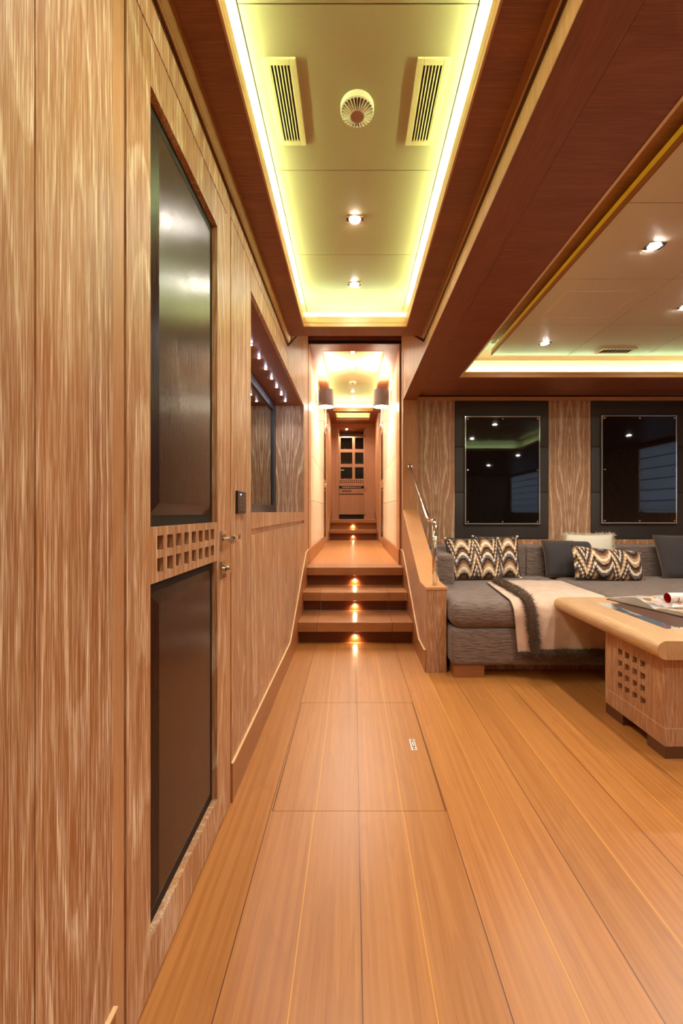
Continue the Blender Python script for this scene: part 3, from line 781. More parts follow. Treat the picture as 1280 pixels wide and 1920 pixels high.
sconce(-1, CR, 'brown drum wall lamp on the ivory wall, on the handrail side of the corridor')
tag(MB().box(XL-.001, XL+.02, 9.50, 9.60, 2.70, 2.80).build('fire_call_point', M['red_plastic'], bevel=.002), 'small red alarm call point on the corridor wall by the landing', 'alarm call point')

# end wall and opening with display cabinet behind
YE = 9.70
ew = MB()
ex0, ex1, ez = -.327, .262, 3.115
ew.box(XL, -.385, YE, YE+.02, .985, 3.06).box(-.382, ex0, YE-.01, YE+.02, .985, 3.06)
ew.box(.355, CR, YE, YE+.02, .985, 3.06).box(XL, CR, YE-.004, YE+.02, 3.063, 3.16)
struct(ew.build('wall_landing_end', M['cabwood']))
struct(MB().box(-.55, -.32, YE+.02, 10.45, .98, 3.2).box(.262, .55, YE+.02, 10.45, .98, 3.2).box(-.55, .55, 10.45, 10.5, .98, 3.2).build('wall_alcove', M['cabwood']))
struct(MB().box(-.32, .262, YE+.02, 10.45, 3.06, 3.10).build('ceiling_alcove', M['red_x']))
downlight(3.06, -.137, 9.86, 'bright downlight above the display cabinet at the corridor end', 14.0, None, s=.8)
d4 = thing('door_4', 'oak door post with polished hinges beside the display cabinet', 'door post', (.30, YE-.005, .985)); d4['kind'] = 'structure'
pst = MB().box(ex1, .352, YE-.01, YE+.02, .985, 3.06).build('door_post', M['cabwood'], d4)
for z in (1.05, 1.62, 2.85, 3.0):
    for dz in (0, .04): MB().box(ex1+.012, ex1+.034, YE-.014, YE-.009, z+dz, z+dz+.028).build('hinge', M['chrome'], pst)
cy0 = 9.98
c = thing('display_cabinet', 'tall veneered display cabinet with six glazed cells at the corridor end', 'cabinet', (-.03, 10.2, .985))
def cz(v, d=cy0): return H - (v-960)*d/800
def cxx(u, d=cy0): return (u-661)*d/800
cells = [(cxx(638.3), cxx(660.2)), (cxx(665.3), cxx(681.2))]
rows = [(cz(842.3), cz(820.5)), (cz(870), cz(848)), (cz(897.8), cz(876))]
us = [-.318, cells[0][0], cells[0][1], cells[1][0], cells[1][1], .260]
vz = [cz(899.2), rows[2][0], rows[2][1], rows[1][0], rows[1][1], rows[0][0], rows[0][1], cz(818.5)]
gd = MB().holed('y', cy0, cy0+.03, us, vz, lambda i, j: not (i in (1, 3) and j in (1, 3, 5))).build('glazed_door', M['cabwood'], c)
body = MB().box(-.318, .26, cy0+.30, 10.42, .985, cz(818.5)).box(-.318, -.30, cy0+.031, cy0+.30, .985, cz(818.5)).box(.245, .26, cy0+.031, cy0+.30, .985, cz(818.5)).box(-.30, .245, cy0+.031, cy0+.30, cz(820), cz(818.5))
for r_ in rows: body.box(-.30, .245, cy0+.031, cy0+.30, r_[0]-.02, r_[0]-.002)
body.build('body', M['darkroom'], c)
# pierced band: two rows of small square holes
hx = [-.318]
for i in range(12): hx += [-.305+.0475*i, -.305+.0475*i+.024]
hx.append(.26)
hz = [cz(907.5), cz(905.5), cz(903.2), cz(901.8), cz(899.8), cz(899.25)]
MB().holed('y', cy0, cy0+.03, hx, hz, lambda i, j: not (i % 2 == 1 and j in (1, 3))).build('pierced_band', M['cabwood'], c)
dw = MB().box(-.318, .26, cy0, cy0+.03, cz(926), cz(916.2)).box(-.318, .26, cy0, cy0+.03, cz(911), cz(907.6)).build('drawer', M['cabwood'], c)
MB().box(-.318, .26, cy0+.02, cy0+.03, cz(916.2), cz(911)).build('drawer_recess', M['dark_gap'], c)
MB().tube([(cxx(641), cy0-.004, cz(913.5)), (cxx(677), cy0-.004, cz(913.5))], .012, 12).build('drawer_rail', M['chrome'], dw)
MB().box(cxx(640.5), cxx(658.5), cy0-.003, cy0, cz(922.5), cz(918.8)).build('grille', simple('bronze_grille', lin(110, 74, 52), .4), dw)
MB().box(-.318, .26, cy0, cy0+.03, cz(964.5), cz(927.5)).build('lower_door', M['cabwood'], c)
MB().box(-.318, .26, cy0+.04, cy0+.06, .985, cz(964.5)).build('plinth', M['dark_gap'], c)
for a, b in cells:
    for z0, z1 in rows: MB().box(a, b, cy0+.010, cy0+.014, z0, z1).build('glass', simple('cabinet_glass', (.9, .9, .9, 1), .02, 0, trans=1, ior=1.2), gd)
names = ['top shelf', 'middle shelf', 'bottom shelf']
for ri, r_ in enumerate(rows):
    for ci, (a, b) in enumerate(cells):
        m_ = MB(); n_ = 4 if ci == 0 else 3
        for k_ in range(n_):
            xx = a+.035+(b-a-.06)*k_/(n_-1)
            m_.lathe([(.001, 0), (.016, 0), (.020, .012), (.008, .018), (.018, .022), (.020, .034), (.001, .034)], (xx, cy0+.10, r_[0]-.002), 14)
        m_.box(a+.02, b-.02, cy0+.07, cy0+.14, r_[0]-.002, r_[0]+.006)
        side = 'wide' if ci == 0 else 'narrow'
        tag(m_.build('silver_tray', M['chrome']), 'silver tray of small pots on the %s behind the %s glass cell' % (names[ri], side), 'tray', 'silver trays in the display cabinet')

# ------------------------------------------------------------------ saloon
wf = MB()
P1, P2 = (1.072, 2.055), (2.498, 3.480)
zt, zbm = 2.318, .864
for a, b in ((.675, P1[0]), (P1[1], P2[0]), (P2[1], 3.92), (3.92, 4.95)): struct(MB().box(a+.001, b-.001, WF, WF+.02, zbm, zt).build('wall_far', M['oak_feature']))
wf = MB().box(.675, XS, WF, WF+.02, 0, zbm-.001)
struct(wf.build('wall_far_dado', M['oak_zo']))
struct(MB().box(.675, XS, WF-.006, WF+.02, zt+.001, 2.358).build('trim_10', M['trimwood']))
struct(MB().box(.675, XS, WF-.004, WF+.02, 2.3585, 2.376).build('trim_11', M['smoked_mirror']))
struct(MB().box(.675, XS+.1, WF+.021, WF+.1, 0, 2.8).build('wall_far_core', M['dark_gap']))
struct(MB().prism([(4.07, 2.32), (WF+.02, 2.377), (WF+.02, 2.45), (4.07, 2.40)], 'x', XR+.02, XS).build('ceiling', M['red_y']))
# padded panels
for pi, (a, b) in enumerate((P1, P2)):
    m_ = MB()
    zz = [zbm+.002, H-(924-960)*WF/800*-1 if False else 1.352, 1.833, zt-.002]
    for z0, z1 in zip(zz, zz[1:]): m_.box(a+.002, b-.002, WF-.006, WF+.02, z0+.001, z1-.001)
    o = m_.build('padded_wall_panel', M['padded'], bevel=.006, seg=3)
    tag(o, ['charcoal leather padded wall panel on the wall beside the stairs, behind the art', 'charcoal leather padded wall panel above the zigzag bolster, behind the art'][pi], 'wall panel', 'padded panels on the far wall')
# framed black artwork panels with eight standoff studs
def art(x0, x1, z0, z1, label):
    y = WF-.035
    t = thing('black_glass_panel', label, 'glass panel', ((x0+x1)/2, WF-.006, z0), group='stud-mounted black panels')
    MB().box(x0+.012, x1-.012, y, y+.012, z0+.012, z1-.012).build('panel', M['blackglass'], t, bevel=.001)
    MB().holed('y', y-.001, y+.011, [x0, x0+.0115, x1-.0115, x1], [z0, z0+.0115, z1-.0115, z1], lambda i, j: not (i == 1 and j == 1)).build('clear_rim', M['acrylic'], t, bevel=.001)
    for sx in (x0+.03, (x0+x1)/2, x1-.03):
        for sz in (z0+.03, (z0+z1)/2, z1-.03):
            if sx == (x0+x1)/2 and sz == (z0+z1)/2: continue
            MB().lathe([(.001, -.010), (.008, -.009), (.0105, -.004), (.0105, 0)], (sx, y, sz), 16, axis='y').tube([(sx, y+.012, sz), (sx, WF-.006, sz)], .006, 8).build('stud', M['chrome'], t)
    return t
art(1.169, 1.952, 1.022, 2.150, 'black glass panel with eight chrome studs, the one next to the stair handrail')
art(2.592, 3.377, 1.030, 2.158, 'black glass panel with eight chrome studs above the cream cushion')

# saloon ceiling: brown soffits round a dropped cream panel
SX0, SY1, ZS = .935, 3.70, 2.32
s = MB().box(XR, .668, YB, 4.455, ZS, ZS+.006); struct(s.build('ceiling', M['red_y']))
s = MB().box(.669, SX0, YB, 4.07, ZS, ZS+.03)
s.box(XR+.02, .668, YB, 4.455, ZS+.0061, ZS+.03)
struct(s.build('ceiling', M['red_x']))
SXR, SYN = 3.13, .78
struct(MB().box(SX0, XS, SY1, 4.07, ZS, ZS+.03).box(SX0, XS, YB, SYN, ZS, ZS+.03).build('ceiling', M['red_y']))
struct(MB().box(SXR, XS, SYN, SY1, ZS, ZS+.03).build('ceiling', M['red_x']))
l = MB().box(SX0-.010, SX0+.004, SYN, SY1, ZS-.0025, ZS+.030).box(SX0, SXR, SY1-.004, SY1+.008, ZS-.0025, ZS+.022).box(SX0, SXR, SY1-.004, SY1+.008, ZS+.025, ZS+.045)
l.box(SXR-.004, SXR+.01, SYN, SY1, ZS-.0025, ZS+.045).box(SX0, SXR, SYN-.008, SYN+.004, ZS-.0025, ZS+.045)
struct(l.build('trim_12', M['trimwood']))
struct(MB().box(SX0-.01, SX0-.0001, SYN, SY1, ZS-.0035, ZS-.0026).build('trim_13', simple('ivory_bead', lin(226, 210, 180), .4)))
struct(MB().box(SX0-.12, SXR+.15, SYN-.15, SY1+.15, ZS+.19, ZS+.21).build('ceiling', M['red_x']))
struct(MB().box(SX0-.14, SX0-.12, SYN-.15, SY1+.15, ZS+.03, ZS+.19).box(SX0-.12, SXR+.13, SY1+.13, SY1+.15, ZS+.03, ZS+.19).box(SX0-.12, SXR+.13, SYN-.15, SYN-.13, ZS+.03, ZS+.19).box(SXR+.13, SXR+.15, SYN-.15, SY1+.15, ZS+.03, ZS+.19).build('ceiling', M['white_paint']))
DX0, DY1_, ZP, DXR, DYN = 1.138, 3.495, 2.43, 2.93, .985
cp = MB()
xs = [DX0, 1.756, 2.376, DXR]
ysl = [DYN, 1.19, 1.766, 2.343, 2.916, DY1_]
for a, b in zip(xs, xs[1:]):
    for c0, c1 in zip(ysl, ysl[1:]):
        cp.box(a+.0018, b-.0018, c0+.0018, c1-.0018, ZP, ZP+.018)
struct(cp.build('ceiling', M['taupe_paint']))
struct(MB().box(DX0+.002, DXR-.002, DYN+.002, DY1_-.002, ZP+.0181, ZP+.024).build('ceiling_core', simple('groove', lin(140, 116, 88), .6)))
struct(MB().box(DX0-.006, DX0+.0015, DYN, DY1_, ZP-.001, ZP+.024).box(DX0, DXR, DY1_-.002, DY1_+.006, ZP-.001, ZP+.024).build('trim_14', M['red_y']))
struct(MB().box(DX0-.002, DX0+.030, DYN, DY1_, ZP+.0245, ZP+.055).build('trim_15', simple('gold_strip', lin(206, 168, 60), .35)))  # plain gold-coloured strip above the panel edge
led_strip([(SX0, SXR, SY1+.06, SY1+.075, ZS+.031, ZS+.040)], M['led_sal'], 'glowing green-white led tape in the ceiling cove over the sofa')
led_strip([(SX0-.085, SX0-.07, SYN, SY1-.1, ZS+.031, ZS+.037)], M['led_soft'], 'soft yellow led tape in the saloon ceiling cove along the beam')
led_strip([(SXR+.06, SXR+.075, SYN, SY1, ZS+.031, ZS+.04)], M['led_sal'], 'glowing green-white led tape in the saloon ceiling cove on the window side')
led_strip([(SX0, SXR, SYN-.075, SYN-.06, ZS+.031, ZS+.04)], M['led_sal'], 'glowing green-white led tape in the saloon ceiling cove above the open floor')
# access panel in the ceiling
t = MB().holed('y', 0, 1, [0, 1], [0, 1], lambda i, j: True)
ap = thing('ceiling_hatch', 'square flush access hatch in the saloon ceiling panel', 'ceiling hatch', (1.455, 2.64, ZP))
MB().box(1.245, 1.665, 2.475, 2.805, ZP-.0012, ZP).build('hatch_lid', M['taupe_paint'], ap)
e = MB()
for (a, b, c0, d0) in ((1.240, 1.670, 2.470, 2.4748), (1.240, 1.670, 2.8052, 2.810), (1.240, 1.2448, 2.4748, 2.8052), (1.6652, 1.670, 2.4748, 2.8052)): e.box(a, b, c0, d0, ZP-.0022, ZP)
e.build('edge', simple('hatch_edge', lin(226, 208, 180), .4), ap)
v = vent(2.085, 3.38, ZP, .11, .27, 'small flat grille in the saloon ceiling close to the cove', nsl=8)
# saloon downlights
WS = 14
for x, y, lb_ in ((1.447, 2.048, 'bright downlight in the saloon ceiling above the coffee table side of the hatch'),
                 (1.453, 3.23, 'bright downlight in the saloon ceiling beside the corner of the beam and cove'),
                 (2.075, 2.66, 'bright downlight in the saloon ceiling at the picture edge')
                 ):
    downlight(ZP, x, y, lb_, WS, 'saloon downlights', s=1.05)
for x, y, lb_ in ((2.075, 1.47, 'bright downlight in the cream ceiling panel over the open floor'), (2.7, 3.23, 'bright downlight in the cream ceiling panel over the sofa end')):
    downlight(ZP, x, y, lb_, WS, 'saloon downlights', s=1.05)
for x, y, lb_ in ((1.5, .1, 'added unseen downlight in the brown soffit over the open floor'), (3.4, .1, 'added unseen downlight in the brown soffit by the side window'),
                 (1.5, -1.8, 'added unseen downlight in the brown soffit, middle of the aft area'), (3.4, -1.8, 'added unseen downlight in the brown soffit, aft area by the window'),
                 (4.2, 2.4, 'added unseen downlight in the brown soffit between tray and side window'), (1.5, -3.6, 'added unseen downlight in the brown soffit by the back wall')):
    downlight(ZS, x, y, lb_, WS, 'saloon downlights', s=1.05)  # extra soffit downlights, out of view, added to light the rest of the saloon

# unseen side of the room
W1, W2 = (1.42, 2.42), (-4.6, -2.6)
sd = MB().box(XS, XS+.1, YB, W2[0], 0, 2.6).box(XS, XS+.1, W2[1], W1[0], 0, 2.6).box(XS, XS+.1, W1[1], WF, 0, 2.6)
for a, b in (W1, W2): sd.box(XS, XS+.1, a, b, 0, 1.15).box(XS, XS+.1, a, b, 2.25, 2.6)
struct(sd.build('wall_side', M['oak_z']))
struct(MB().box(-.6, XS, YB-.1, YB, 0, 2.8).build('wall_back', M['oak_z']))
for i, (a, b) in enumerate((W1, W2)):
    struct(MB().box(XS+.085, XS+.095, a, b, 1.15, 2.25).build('window_%d' % (i+1), M['daylight']))
def blind_cloth():
    m = bpy.data.materials.new('blue_grey_blind_cloth'); m.use_nodes = True; nt = m.node_tree
    for n in list(nt.nodes): nt.nodes.remove(n)
    out = nt.nodes.new('ShaderNodeOutputMaterial'); a = nt.nodes.new('ShaderNodeBsdfDiffuse'); b = nt.nodes.new('ShaderNodeBsdfTranslucent')
    a.inputs[0].default_value = b.inputs[0].default_value = lin(186, 188, 194); mx = nt.nodes.new('ShaderNodeMixShader'); mx.inputs[0].default_value = .6
    nt.links.new(a.outputs[0], mx.inputs[1]); nt.links.new(b.outputs[0], mx.inputs[2]); nt.links.new(mx.outputs[0], out.inputs[0]); return m
BC = blind_cloth()
for i, (a, b) in enumerate((W1, W2)):
    bt = thing('window_blind', ['pleated blue-grey blind hanging in the saloon side window', 'pleated blue-grey blind hanging in the aft side window'][i], 'window blind', (XS+.03, (a+b)/2, 2.25))
    for k_ in range(6):
        z1 = 2.25-.183*k_; MB().prism([(XS+.03, z1), (XS+.036, z1), (XS+.022, z1-.175), (XS+.016, z1-.175)], 'y', a+.01, b-.01).build('fold', BC, bt)
        MB().box(XS+.012, XS+.03, a+.01, b-.01, z1-.183, z1-.1751).build('batten', M['tvframe'], bt)
# ------------------------------------------------------------------ sofa
sf = thing('sofa', 'long taupe crinkled-cloth sofa with loose seat cushions along the far wall', 'sofa', (2.1, 3.7, 0))
def softbox(x0, x1, y0, y1, z0, z1, r, name, crown=0, mat='cloth', seg=6, parent=sf):
    """box with generous rounding and slightly crowned top"""
    b_ = bmesh.new()
    bmesh.ops.create_cube(b_, size=1)
    for v_ in b_.verts: v_.co = Vector((x0+(v_.co.x+.5)*(x1-x0), y0+(v_.co.y+.5)*(y1-y0), z0+(v_.co.z+.5)*(z1-z0)))
    bmesh.ops.bevel(b_, geom=list(b_.edges), offset=r, segments=seg, profile=.5, affect='EDGES')
    m_ = MB(); m_.v = [tuple(v_.co) for v_ in b_.verts]; b_.verts.index_update()
    m_.f = [tuple(v_.index for v_ in f_.verts) for f_ in b_.faces]; m_.mi = [0]*len(m_.f); b_.free()
    o = m_.build(name, M[mat], parent, smooth=True); return o
FY = 2.945
softbox(.682, 3.60, FY, 4.44, .084, .345, .035, 'base')
softbox(.682, 1.905, FY-.012, 4.215, .338, .528, .075, 'seat_cushion')
softbox(1.908, 3.60, FY-.012, 4.215, .338, .526, .075, 'seat_cushion')
softbox(.682, .872, 3.655, 4.25, .50, .782, .022, 'armrest')
for a, b in ((.70, 1.709), (1.711, 2.655), (2.657, 3.60)): softbox(a, b, 4.21, 4.462, .345, .815, .02, 'backrest')
for x in (.700, 2.0, 3.30): MB().box(x, x+.215, FY+.02, FY+.14, 0, .085).build('foot', M['teak_x'], sf, bevel=.002)
MB().box(.74, 3.55, 3.12, 3.14, 0, .085).build('plinth', M['oak_zo'], sf)

# cushions
def pillow_mesh(w, h, t, n=22, pinch=.05, seed=0):
    rnd = random.Random(seed); m_ = MB()
    ph = [rnd.uniform(0, 6) for _ in range(4)]
    def fn(sg):
        def f_(a, b):
            u, v_ = a*2-1, b*2-1
            ex = 1-pinch*(1-v_*v_)**1 * abs(u)**3 * 1.0
            ez = 1-pinch*(1-u*u)**1 * abs(v_)**3 * 1.0
            th = ((1-u**2)**.42)*((1-v_**2)**.42) if abs(u) < 1 and abs(v_) < 1 else 0
            th *= 1+.06*math.sin(4*u+ph[0])*math.sin(3*v_+ph[1])
            return (u*w/2*ex, sg*t/2*th, v_*h/2*ez)
        return f_
    m_.grid(fn(-1), n, n); m_.grid(fn(1), n, n)
    return m_
def edge_loop(w, h, pinch=.05, n=20):
    pts = []
    for k_ in range(4):
        for i in range(n):
            s_ = i/n*2-1
            u, v_ = [(s_, -1), (1, s_), (-s_, 1), (-1, -s_)][k_]
            ex = 1-pinch*(1-v_*v_)*abs(u)**3; ez = 1-pinch*(1-u*u)*abs(v_)**3
            pts.append((u*w/2*ex, 0, v_*h/2*ez))
    pts.append(pts[0]); return pts
def pillow(name, label, mat, w, h, t, loc, rot, edge=None, seed=0, pinch=.05, cat='cushion', tassels=None):
    r = thing(name, label, cat, loc, tuple(math.radians(a) for a in rot), group=None)
    m_ = pillow_mesh(w, h, t, seed=seed, pinch=pinch)
    m_.v = [(a, b, c_+h/2) for a, b, c_ in m_.v]
    cv = m_.build('cover', M[mat], r, smooth=True, local=True)
    if edge:
        e_ = MB().tube([(a, b, c_+h/2) for a, b, c_ in edge_loop(w, h, pinch)], .0045 if edge != 'fringe' else .008, 8)
        e_.build('piping' if edge != 'fringe' else 'beaded_edge', M[edge], cv, smooth=True, local=True)
    if tassels:
        for sx in (-1, 1):
            for sz in (0, 1):
                MB().lathe([(.001, -.012), (.010, -.008), (.013, 0), (.010, .008), (.001, .012)], (sx*w/2, 0, sz*h), 12).build('corner_tuft', M[tassels], cv, smooth=True, local=True)
    return r
SZ = .525
pillow('zigzag_cushion', 'square zigzag cushion half hidden behind a twin by the sofa arm', 'flame_a', .42, .40, .13, (1.375, 4.05, SZ+.004), (-17, 0, -6), edge='fringe', seed=1, tassels='cream_fur')
pillow('zigzag_cushion', 'square zigzag cushion leaning beside the sofa arm, in front of its twin', 'flame_a', .50, .395, .15, (1.125, 3.89, SZ+.004), (-19, 0, 3), edge='fringe', seed=2, tassels='cream_fur')
pillow('dark_cushion', 'charcoal velvet cushion with bronze piping, behind the long zigzag cushion', 'velvet', .50, .36, .13, (2.09, 4.07, SZ+.003), (-16, 0, 2), edge='piping', seed=3)
pillow('fluffy_cushion', 'cream shaggy cushion standing behind the long zigzag cushion', 'cream_fur', .48, .40, .12, (2.32, 4.165, SZ+.01), (-6, 0, 0), seed=4)
pillow('bolster_cushion', 'long rectangular zigzag cushion lying in front of the cream cushion', 'flame_b', .66, .30, .15, (2.335, 3.87, SZ+.004), (-20, 5, 2), seed=5, pinch=.03)
pillow('dark_cushion', 'large charcoal velvet cushion with bronze piping at the picture edge', 'velvet', .50, .42, .15, (3.16, 4.02, SZ+.003), (-18, 0, 4), edge='piping', seed=6)
# shaggy edge on the cream cushion
def spikes(pts, rad, n, length, seed, flat=(1, 1, 1), wdt=.0016):
    rr = random.Random(seed); m_ = MB()
    P = [Vector(p) for p in pts]
    for _ in range(n):
        i = rr.randrange(len(P)-1); q = P[i].lerp(P[i+1], rr.random())
        dv = Vector((rr.gauss(0, 1)*flat[0], rr.gauss(0, 1)*flat[1], rr.gauss(0, 1)*flat[2])).normalized()
        a = q+dv*rad*.8; ln = length*(.5+rr.random())
        tip = a+dv*ln+Vector((rr.uniform(-.3, .3), rr.uniform(-.3, .3), -.4))*ln*.5
        sd = dv.cross(Vector((rr.random()-.5, rr.random()-.5, rr.random()-.5))).normalized()*wdt
        m_.add([a-sd, a+sd, tip], [(0, 1, 2)])
    return m_
fc = [o for o in C.objects if o.name.startswith('fluffy_cushion')][0]
m_ = spikes([(a, b, c_+.20) for a, b, c_ in edge_loop(.48, .40)], .012, 2600, .03, 5, wdt=.0022)
o = m_.build('shaggy_edge', M['cream_fur'], fc, local=True); o['kind'] = 'stuff'

# throw blanket draped over the seat front
bl = thing('throw_blanket', 'beige suede throw with brown fur trim draped over the sofa seat edge', 'blanket', (1.44, 3.2, .53))
def bpath(s_):
    """s_ in metres from the rear edge: along the seat, round the front edge, down"""
    ztop, R_, yf = SZ+.012, .085, FY-.024
    L1 = 3.70-(yf+R_)
    if s_ < L1: return (3.70-s_, ztop, 0)
    s_ -= L1; arc = R_*PI/2
    if s_ < arc:
        a = s_/R_; return (yf+R_-R_*math.sin(a), ztop-R_+R_*math.cos(a), 1)
    return (yf, ztop-R_-(s_-arc), 2)
L1 = 3.70-(FY-.024+.085); arc = .085*PI/2
def sheet(x0r, x1r, x0f, x1f, x0b, x1b, drop, lift, name, mat, wav=1.0, nu=40, nv=90, ph=0, thick=.006, rear=0.0, slant=0):
    L = L1+arc+drop
    def xat(t_, u):
        a = x0r+(x0f-x0r)*min(1, t_*L/L1) if t_*L < L1 else x0f+(x0b-x0f)*((t_*L-L1)/(L-L1))
        b = x1r+(x1f-x1r)*min(1, t_*L/L1) if t_*L < L1 else x1f+(x1b-x1f)*((t_*L-L1)/(L-L1))
        return a+(b-a)*u
    def f_(u, v_):
        s0 = rear+(L-rear-slant*(1-u))*v_
        y, z, k_ = bpath(s0)
        x = xat(s0/L, u)
        wv = (math.sin(x*22+ph)*.004+math.sin(x*9+v_*5+ph)*.005+math.sin(x*41+v_*9)*.0015)*wav
        hang = max(0, (s0-L1-arc)/max(drop, .01))
        if k_ == 0: return (x, y, z+lift+abs(wv)*.7)
        if k_ == 1: return (x, y-lift*.7-abs(wv)*.5, z+lift*.7+abs(wv)*.5)
        return (x, y-lift-abs(wv)-hang*.012*abs(math.sin(x*13+ph)), z)
    m_ = MB().grid(f_, nu, nv)
    o = m_.build(name, M[mat], bl, smooth=True)
    md = o.modifiers.new('thick', 'SOLIDIFY'); md.thickness = thick; md.offset = 1
    return o, f_
# under layer showing as a narrow strip on the door side, main layer on top
o1, f1 = sheet(1.165, 1.30, 1.09, 1.24, 1.13, 1.26, .275, .002, 'under_layer', 'suede', ph=1)
o2, f2 = sheet(1.235, 1.80, 1.19, 1.77, 1.235, 1.70, .265, .012, 'top_layer', 'suede', ph=.3)
def fur(fn, us, side, name, n, rad, length, seed):
    pts = [fn(u, v_) for u, v_ in us]
    P = [(p[0], p[1]-(.008 if side == 'y' else 0), p[2]+.006) for p in pts]
    core = MB().tube(P, rad*.75, 10)
    core.v += []
    sp = spikes(P, rad*.75, n, length, seed)
    core.add(sp.v, sp.f)
    o = core.build(name, M['brown_fur'], bl); o['kind'] = 'stuff'
    return o
fur(f2, [(.015, i/40) for i in range(41)], 'z', 'fur_trim', 12000, .042, .030, 11)
fur(f2, [(i/20, .995) for i in range(21)], 'y', 'fur_trim', 6000, .027, .02, 12)
fur(f1, [(i/8*.8+.02, .995) for i in range(9)], 'y', 'fur_trim', 900, .010, .016, 13)

# ------------------------------------------------------------------ coffee table
T0 = (1.453, 1.986)
ct = thing('coffee_table', 'low oak coffee table with rounded rim and square-pierced side', 'coffee table', (1.9, 2.4, 0))
TX1, TY1, TB = 2.55, 2.455, .478
# pierced side panel
ys_ = [2.339-.0607*i-.036 for i in range(4)][::-1]
us = [2.074]
for y in ys_: us += [y+.036-.036, y+.036]
us.append(2.386)
zr = [.404-.0612*i-.034 for i in range(4)][::-1]
vz = [.1425]
for z in zr: vz += [z, z+.034]
vz.append(TB)
MB().holed('x', T0[0], T0[0]+.022, us, vz, lambda i, j: not (i % 2 == 1 and j % 2 == 1)).build('pierced_panel', M['oak_denseo'], ct)
MB().box(T0[0]+.040, T0[0]+.046, 2.07, 2.39, .1425, TB).build('inner_lining', M['oak_light'], ct)
MB().box(T0[0], T0[0]+.022, T0[1], 2.072, .1425, TB).box(T0[0], T0[0]+.022, 2.388, TY1, .1425, TB).box(T0[0]+.022, TX1, T0[1], T0[1]+.022, .1425, TB).box(T0[0]+.022, TX1, TY1-.02, TY1, .1425, TB).box(T0[0]+.022, TX1, T0[1]+.03, TY1-.03, .1425, .16).build('carcass', M['oak_denseo'], ct)
MB().box(T0[0], TX1, T0[1], TY1, .058, .1405).build('lower_band', M['oak_denseo'], ct)
MB().box(T0[0]-.0006, TX1, T0[1]-.0006, TY1, .1405, .1425).build('inlay_line', M['seam'], ct)
for (a, b, c0, d0) in ((T0[0]+.002, 1.62, T0[1]+.002, 2.11), (T0[0]+.002, 1.62, 2.30, TY1-.002), (2.3, TX1-.002, T0[1]+.002, 2.11), (2.3, TX1-.002, 2.30, TY1-.002)):
    MB().box(a, b, c0, d0, 0, .058).build('foot', M['brown_plinth'], ct)
# top: rim with a half-round edge round an inset glazed channel and leather centre
tz0, tz1 = .480, .566
TX0, TXE, TYN, TYF = 1.378, 2.62, 1.93, 2.925
R_ = (tz1-tz0)/2
def halfround(xc, sg):
    pts = [(xc, tz0)] + [(xc+sg*R_*math.sin(PI*i/14), tz0+R_-R_*math.cos(PI*i/14)) for i in range(1, 14)] + [(xc, tz1)]
    return pts
for xc, sg in ((TX0+R_, -1), (TXE-R_, 1)): MB().prism(halfround(xc, sg), 'y', TYN, TYF).build('bullnose_edge', M['oak_table'], ct)
IX0, IX1, IY0, IY1 = 1.565, 2.44, 2.135, 2.748
for a, b in ((TX0+R_+.0008, IX0), (IX1, TXE-R_-.0008)): MB().box(a, b, TYN, TYF, tz0, tz1).build('side_rail', M['oak_table'], ct, bevel=.001)
for a, b in ((TYN, IY0), (IY1, TYF)): MB().box(IX0+.0008, IX1-.0008, a, b, tz0, tz1).build('end_rail', M.setdefault('oak_table_x', None) or M.__setitem__('oak_table_x', wood('table_oak_x', 'x', lin(206, 164, 118), lin(190, 144, 98), lin(240, 214, 182), .55, rough=.32, ringamt=.25, bump=.1, coord='obj')) or M['oak_table_x'], ct, bevel=.001)
MB().box(IX0, IX1, IY0, IY1, tz0, tz1-.030).build('tray_bottom', M['darkroom'], ct)
MB().box(IX0+.075, IX1-.075, IY0+.035, IY1-.035, tz1-.030, tz1-.0008).build('leather_inlay', M['leather_top'], ct, bevel=.001)
gl = MB()
for (a, b, c0, d0) in ((IX0+.0005, IX0+.074, IY0+.0005, IY1-.0005), (IX1-.074, IX1-.0005, IY0+.0005, IY1-.0005), (IX0+.0745, IX1-.0745, IY0+.0005, IY0+.034), (IX0+.0745, IX1-.0745, IY1-.034, IY1-.0005)):
    gl.box(a, b, c0, d0, tz1-.008, tz1-.001)
gl.build('glass_strip', simple('table_glass', (.82, .86, .9, 1), .02, .85), ct)

# open book
ob = thing('open_book', 'thick open picture book lying face up on the coffee table', 'book', (1.93, 2.566, tz1), (0, 0, math.radians(-74.5)))
def page_block(sg, W_, D_, t_, sh):
    m_ = MB(); n_ = 24; top = []
    def hgt(a):
        for (a0, h0), (a1, h1) in zip(sh, sh[1:]):
            if a <= a1:
                q = (a-a0)/(a1-a0); q = q*q*(3-2*q); return h0+(h1-h0)*q
        return sh[-1][1]
    for i in range(n_+1):
        a = i/n_; top.append((sg*a*W_, .006+t_*hgt(a)))
    m_.prism([(0, .0052)] + top + [(sg*W_*1.004, .0052)], 'y', -D_/2, D_/2)
    return m_, top
for sg, t_, sh in ((-1, .046, [(0, .05), (.16, .62), (.36, 1), (1, .16)]), (1, .020, [(0, .1), (.1, .7), (.4, 1), (1, .35)])):
    m_, top = page_block(sg, .325, .30, t_, sh)
    pb_ = m_.build('page_block', M['page'], ob, local=True)
    pg = MB().grid(lambda a, b, top=top: (top[int(round(a*24))][0], (b-.5)*.296, top[int(round(a*24))][1]+.0010), 24, 1)
    pg.build('picture_page', M['picture'], pb_, local=True)
MB().box(-.333, .333, -.157, .157, .0005, .005).build('cover', M['cover'], ob, local=True)

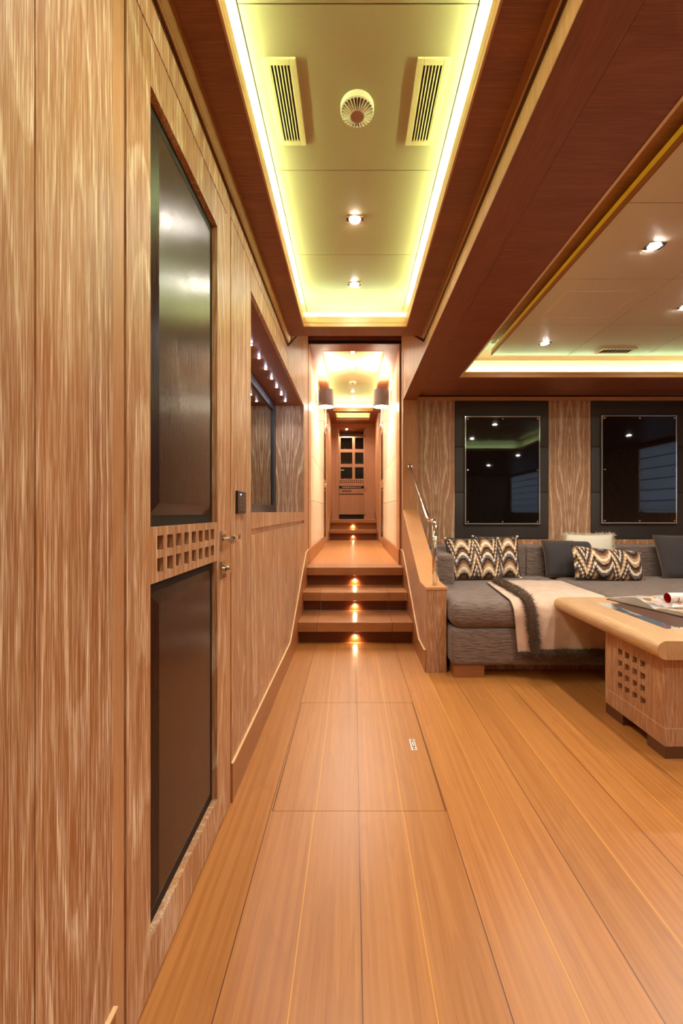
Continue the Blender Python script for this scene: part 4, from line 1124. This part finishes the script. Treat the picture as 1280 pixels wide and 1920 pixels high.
rl = thing('rolled_poster', 'white rolled paper tube with red inside and red lettering on the book', 'paper roll', (2.10, 2.55, tz1+.055))
ax0, ax1, ry, rz_, rr_ = 1.842, 2.25, 2.50, .646, .0305
MB().lathe([(rr_, 0), (rr_, ax1-ax0)], (ax0, ry, rz_), 32, axis='x', caps=False).build('outer_sheet', M['papers'], rl, smooth=True)
MB().lathe([(rr_-.0015, 0.0005), (rr_-.0015, ax1-ax0)], (ax0, ry, rz_), 32, axis='x', caps=False).build('red_lining', M['redprint'], rl, smooth=True)
MB().lathe([(.001, .05), (rr_-.002, .05)], (ax0, ry, rz_), 32, axis='x', caps=False).build('inner_fill', M['redprint'], rl)
# red letter L painted on the curved face towards the room
def on_tube(u, a): return (ax0+u, ry-(rr_+.0006)*math.cos(a), rz_+(rr_+.0006)*math.sin(a))
m_ = MB()
def patch(u0, u1, a0, a1): m_.grid(lambda p, q: on_tube(u0+(u1-u0)*p+(.004 if u1-u0 < .01 else 0)*q, a0+(a1-a0)*q), 3, 6)
patch(.040, .046, -.75, .25); patch(.034, .064, -.75, -.58); patch(.085, .110, -.75, -.60); patch(.095, .101, -.75, .25)
m_.build('red_letters', M['redprint'], rl)
ps = thing('paper_sheets', 'loose white sheets tucked under the rolled paper tube', 'paper', (2.03, 2.40, tz1+.031), (0, math.radians(-3), math.radians(-40)))
MB().box(-.19, .16, -.10, .10, -.0015, .0).build('sheet', M['papers'], ps, local=True)

# world, camera, view
wd = bpy.data.worlds.new('world'); S.world = wd; wd.use_nodes = True
wd.node_tree.nodes['Background'].inputs[0].default_value = (.9, .75, .6, 1)
wd.node_tree.nodes['Background'].inputs[1].default_value = .3
cam = bpy.data.cameras.new('camera'); co = bpy.data.objects.new('camera', cam); C.objects.link(co)
co.location = (0, 0, H); co.rotation_euler = (math.radians(90), 0, 0)
cam.sensor_fit = 'AUTO'; cam.sensor_width = 36; cam.lens = 15.0; cam.shift_x = -21/1920; cam.clip_start = .02
S.camera = co
S.view_settings.view_transform = 'Standard'; S.view_settings.look = 'None'; S.view_settings.gamma = 1
S.view_settings.use_curve_mapping = False
S.view_settings.exposure = 1.42
S.cycles.use_denoising = True
S.cycles.max_bounces = 8; S.cycles.diffuse_bounces = 5; S.cycles.glossy_bounces = 4
S.cycles.sample_clamp_indirect = 8
S.cycles.adaptive_threshold = .02
